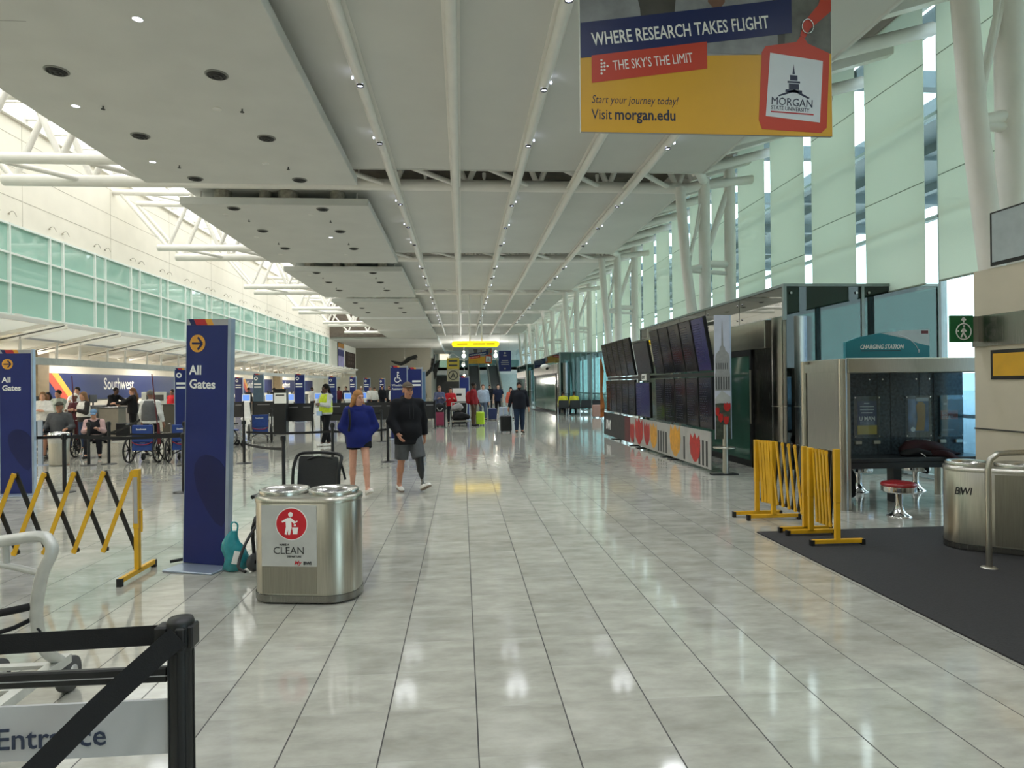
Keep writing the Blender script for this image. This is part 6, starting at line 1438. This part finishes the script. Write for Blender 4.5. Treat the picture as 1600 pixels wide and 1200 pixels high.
# ---- guard in the yellow vest
bgd, Jg, Tg = person('guard in a yellow hi-vis vest with crossed arms and tied dreadlocks', (-4.02, 19.6, 0), -.75, 1.83, .013, sk='5a3d30', top='c3c7c6', bottom='15161a', shoes='e0e0dc', hair='17130f', hair_kind='tied', pants='long', hem=.9,
    legs={'L': [(-.1, -.1, -1), (-.28, -.05, -1), (-.1, -1, -.05)], 'R': [(.05, .12, -1), (.2, .1, -1), (-.15, -1, -.02)]},
    arms={'L': [(.3, -.45, -1), (-.9, -.5, .18)], 'R': [(-.3, -.45, -1), (.9, -.55, .1)]}, extra=(('vest', 'c9dc3a', .95), ('trim', 'dfe3d8', 1.12), ('topname', 'shirt')))
f = MB(); f.box(-.1, .1, -.012, .012, -.06, .06); f.build('badge_pouch', mat('pouch_blue', '9db9da', .4), bgd, loc=tuple(Tg(-.03, -.2, .93)), rz=.1)
# ---- bearded man with the black case
person('bearded man in a dark jumper and jeans pulling a black suitcase', (2.05, 23.3, 0), .05, 1.82, .016, sk='a8775e', top='1a1c24', bottom='253247', shoes='3a2e28', hair='1c1512', hair_kind='beard', g=1.28, hem=.84,
    legs={'L': [(.04, .08, -1), (.02, .2, -1), (.2, -1, -.1)], 'R': [(-.03, -.2, -1), (0, .02, -1), (-.1, -1, .1)]}, arms={'L': [(.3, .05, -1), (.12, -.2, -1)], 'R': [(-.3, .15, -1), (-.22, .1, -1)]})
WALK = {'L': [(.03, -.2, -1), (.02, .02, -1), (.1, -1, .08)], 'R': [(-.03, .1, -1), (0, .28, -1), (-.1, -1, -.12)]}
CROSS = {'L': [(.3, -.4, -1), (-.9, -.5, .15)], 'R': [(-.3, -.4, -1), (.9, -.55, .1)]}
PHONE = {'L': [(.2, -.3, -1), (-.5, -1, .35)], 'R': [(-.2, -.25, -1), (.45, -1, .3)]}
SIT = {'L': [(.12, -1, -.05), (.05, .0, -1), (.15, -1, 0)], 'R': [(-.12, -1, -.05), (-.05, .0, -1), (-.15, -1, 0)]}
REACH = {'L': [(.1, -1, -.6), (0, -1, -.1)], 'R': [(-.2, -.5, -1), (.1, -1, -.3)]}
BGP = [
 # label, (x, y), rz, h, kw
 ('long-haired woman in a white cardigan with crossed arms beside the left pylon', (-12.28, 20.1), .3, 1.68, dict(top='d9d8d4', bottom='191a1e', hair='7a5a3c', hair_kind='long', female=True, arms=CROSS, sk='c99a80')),
 ('person in black standing behind the woman in the white cardigan', (-13.47, 22.3), .4, 1.66, dict(top='17181b', hair='1c1714', hair_kind='long', sk='8a5f4a')),
 ('seated man in a grey sweatshirt and dark cap in the wheelchair', (-10.24, 17.42), .12, 1.78, dict(top='4b4d50', bottom='1c1d20', hair='1b1613', hair_kind='cap', legs=SIT, sit=.58, pants='knee', sk='a87a62', arms={'L': [(.35, -.1, -1), (-.1, -1, -.2)], 'R': [(-.35, -.1, -1), (.1, -1, -.25)]}, extra=(('hat', '3b3a33'),), g=1.12, vox=.016)),
 ('man in a white knit cap and maroon vest behind the seated man', (-11.56, 20.4), .1, 1.62, dict(top='c9c6c2', bottom='2a2a30', hair='2b211b', hair_kind='beanie', sk='6a4836', extra=(('hat', 'dcd6cc'), ('vest', '4a1720')), arms=PHONE)),
 ('person in a grey-green hoodie behind the white knit cap', (-12.73, 21.6), -.2, 1.73, dict(top='8f9890', hair='2a2018', sk='b5836a')),
 ('tall young man in a white shirt with dark hair by the check-in desks', (-12.61, 22.4), .25, 1.82, dict(top='d5d6d8', bottom='3a3c44', hair='1d1714', sk='c29077', arms={'R': [(-.3, -.5, -1), (.5, -.9, .5)]})),
 ('long-haired woman in a dark jacket and white scarf left of the black-clad agent', (-10.81, 19.5), -.5, 1.67, dict(top='33302e', bottom='34435c', hair='7d5f43', hair_kind='long', female=True, sk='c59278', arms=PHONE, extra=(('vest', 'd8d6d0', 1.0),))),
 ('seated person in a blue cap with a pink jacket behind the queue post', (-9.54, 17.72), .35, 1.6, dict(top='c9a9a8', bottom='1b1c22', hair='4a3527', hair_kind='cap', legs=SIT, sit=.52, sk='c99a82', nod=.5, lean=.3, arms=PHONE, extra=(('hat', '6f8fb0'), ('vest', '1d1d24', 1.05)))),
 ('check-in agent in black leaning over the desk below the airline name', (-13.57, 26.3), 1.2, 1.8, dict(top='141416', bottom='141416', hair='14100e', sk='4a3226', lean=.35, arms=REACH)),
 ('woman in a black jacket with tied back hair seen from the side', (-11.59, 23.9), -1.4, 1.78, dict(top='161618', bottom='141416', hair='6d4f38', hair_kind='tied', female=True, sk='c08f78', g=1.1, arms={'L': [(.1, -1, -.7), (0, -1, -.05)], 'R': [(-.1, -.9, -.8), (0, -1, -.1)]})),
 ('man in a grey vest and white shirt seen from behind at the blue wheelchair', (-8.16, 17.75), PI-.1, 1.70, dict(top='dededb', bottom='141416', hair='6d6a66', sk='8c6350', g=1.12, extra=(('vest', '5a5b5e', .93),), vox=.016, arms={'L': [(.25, -.05, -1), (.1, -.35, -1)], 'R': [(-.25, -.05, -1), (-.1, -.35, -1)]})),
 ('person in a red jacket behind the dark olive stand', (-12.94, 30.2), -.3, 1.7, dict(top='a8232a', hair='2a201b', sk='7a5644')),
 ('person in dark clothes between the grey-blue pylon and the dark blue pylon', (-13.21, 41.5), 2.6, 1.74, dict(top='23252c', hair='1c1613', sk='8a624e')),
 ('person in black just right of the grey-blue pylon', (-11.3, 40.2), 2.9, 1.72, dict(top='1b1c20', hair='241b16', sk='b5856e')),
 ('brown-haired person in a beige top right of the black podium', (-9.87, 39.6), -2.6, 1.68, dict(top='9a8468', hair='7a553a', hair_kind='long', female=True, sk='c29077')),
 ('person in a white top left of the guard in the yellow vest', (-9.55, 42.4), 2.2, 1.72, dict(top='c9cace', hair='2a1f19', sk='6a4836')),
 ('person in a dark cap behind the raised elbow of the guard', (-9.02, 43.6), 1.0, 1.76, dict(top='2b2f3c', hair='1c1613', hair_kind='cap', sk='8a624e', extra=(('hat', '202226'),))),
 ('person in maroon right behind the guard dreadlocks', (-8.45, 45.5), -.6, 1.75, dict(top='54202a', hair='1c1613', sk='5f4233')),
 ('person in dark blue between two blue pylons above the woman', (-7.87, 45.0), -.4, 1.76, dict(top='232840', hair='1c1613', sk='a97c66')),
 ('person in a white hat right of the long-haired woman', (-7.0, 46.0), .4, 1.74, dict(top='8f9297', hair='8a8a86', hair_kind='beanie', sk='c29077', extra=(('hat', 'e2e0db'),))),
 ('person in a grey knit hat in the crowd behind the black panels', (-6.27, 45.2), -.5, 1.72, dict(top='d9d9d6', hair='5a5a56', hair_kind='beanie', sk='b98a74', extra=(('hat', '8b8d90'),))),
 ('person in a white shirt seen from behind in the crowd', (-5.83, 44.0), 2.8, 1.68, dict(top='d2d2ce', hair='4a3a30', sk='b98a74')),
 ('person in black in the middle of the crowd behind the black panels', (-5.49, 45.4), .6, 1.78, dict(top='18191d', hair='3a2a20', sk='a97c66', g=1.1)),
 ('brown-haired person in dark grey at the right of the crowd', (-5.1, 46.2), -.2, 1.76, dict(top='2f3136', hair='5a3f2c', sk='c29077')),
 ('person in a bright white jacket at the right of the crowd', (-4.81, 44.6), 1.4, 1.66, dict(top='e4e4e2', hair='3a2a20', sk='c29077')),
 ('person in a blue jacket right beside the wheelchair assistance pylon', (-4.71, 47.6), .2, 1.84, dict(top='2f4a86', hair='2a1f19', sk='c29077')),
 ('traveller with a dark backpack seen from the side right of the light blue pylon', (-2.2, 34.5), -1.2, 1.78, dict(top='1b2030', bottom='191a1e', hair='1c1613', sk='8a624e', arms=PHONE)),
 ('brown-haired traveller in a blue-grey top standing at the pink suitcase', (-.98, 28.5), .25, 1.72, dict(top='5a5f7a', bottom='2a2b30', hair='7a5a40', sk='b98a74', arms=PHONE, female=True, hair_kind='short')),
 ('traveller in a bright red top behind the loaded trolley', (-.52, 29.6), .2, 1.64, dict(top='b3252b', bottom='2a2b30', hair='2a1f19', sk='c29077', arms=PHONE)),
 ('person in a red jacket and brown trousers seen from the side at the lime suitcase', (.5, 27.8), 1.3, 1.85, dict(top='7d1c20', bottom='4a3a2b', hair='17120f', sk='5a3f30', g=1.08, arms={'L': [(.1, -.2, -1), (.0, -.5, -1)], 'R': [(-.1, .1, -1), (0, -.3, -1)]})),
 ('man in a light grey shirt and jeans facing the camera', (1.05, 32.3), .0, 1.78, dict(top='98a3b3', bottom='4c5668', hair='5a4a3e', sk='c29077', legs=WALK, g=1.12)),
 ('man in a navy shirt and black trousers walking', (1.92, 34.5), .1, 1.78, dict(top='1b2136', bottom='121317', hair='2a201a', sk='c9a08a', legs=WALK, sleeve='short', arms={'L': [(.3, .05, -1), (-.1, -.5, -.8)]})),
 ('dark-haired woman in a coral top with the silver suitcase', (2.5, 33.2), -.1, 1.62, dict(top='c5604c', bottom='a9aeb4', hair='1f1713', hair_kind='long', female=True, sk='b98a74', legs=WALK)),
 ('distant person in dark clothes below the hanging yellow banner', (2.0, 47), .0, 1.74, dict(top='20222a', hair='1c1613', sk='a97c66', legs=WALK)),
 ('seated person with a yellow vest on the distant black seats, left one', (5.66, 36.15), PI, 1.7, dict(top='c9c23a', bottom='22242a', hair='1a1512', sk='6a4836', legs=SIT, sit=.55)),
 ('seated person with a yellow vest on the distant black seats, right one', (6.28, 36.15), PI, 1.7, dict(top='c9c23a', bottom='22242a', hair='1a1512', hair_kind='bun', sk='6a4836', legs=SIT, sit=.55)),
]
for lab, (x, y), rz, h, kw in BGP:
    kw = dict(kw); kw.setdefault('vox', .022 if y < 32 else .028); person(lab, (x, y, 0), rz, h, **kw)
f = MB(); heap(f, [(0, 0, -.26, .06, .05), (0, 0, -.18, .17, .12), (0, 0, .05, .18, .13), (0, 0, .24, .12, .09), (0, 0, .3, .04, .03)], 33, 16); f.build('backpack', M_dkc, label='dark backpack on the traveller right of the light blue pylon', cat='bag', loc=(-1.98, 34.55, 1.2))
f = MB(); heap(f, [(0, 0, -.26, .06, .05), (0, 0, -.18, .16, .12), (0, 0, .05, .17, .13), (0, 0, .22, .12, .09), (0, 0, .28, .04, .03)], 34, 16); f.build('backpack', cloth('8a1f24'), label='red backpack on the person in the red jacket', cat='bag', loc=(.29, 27.75, 1.22))
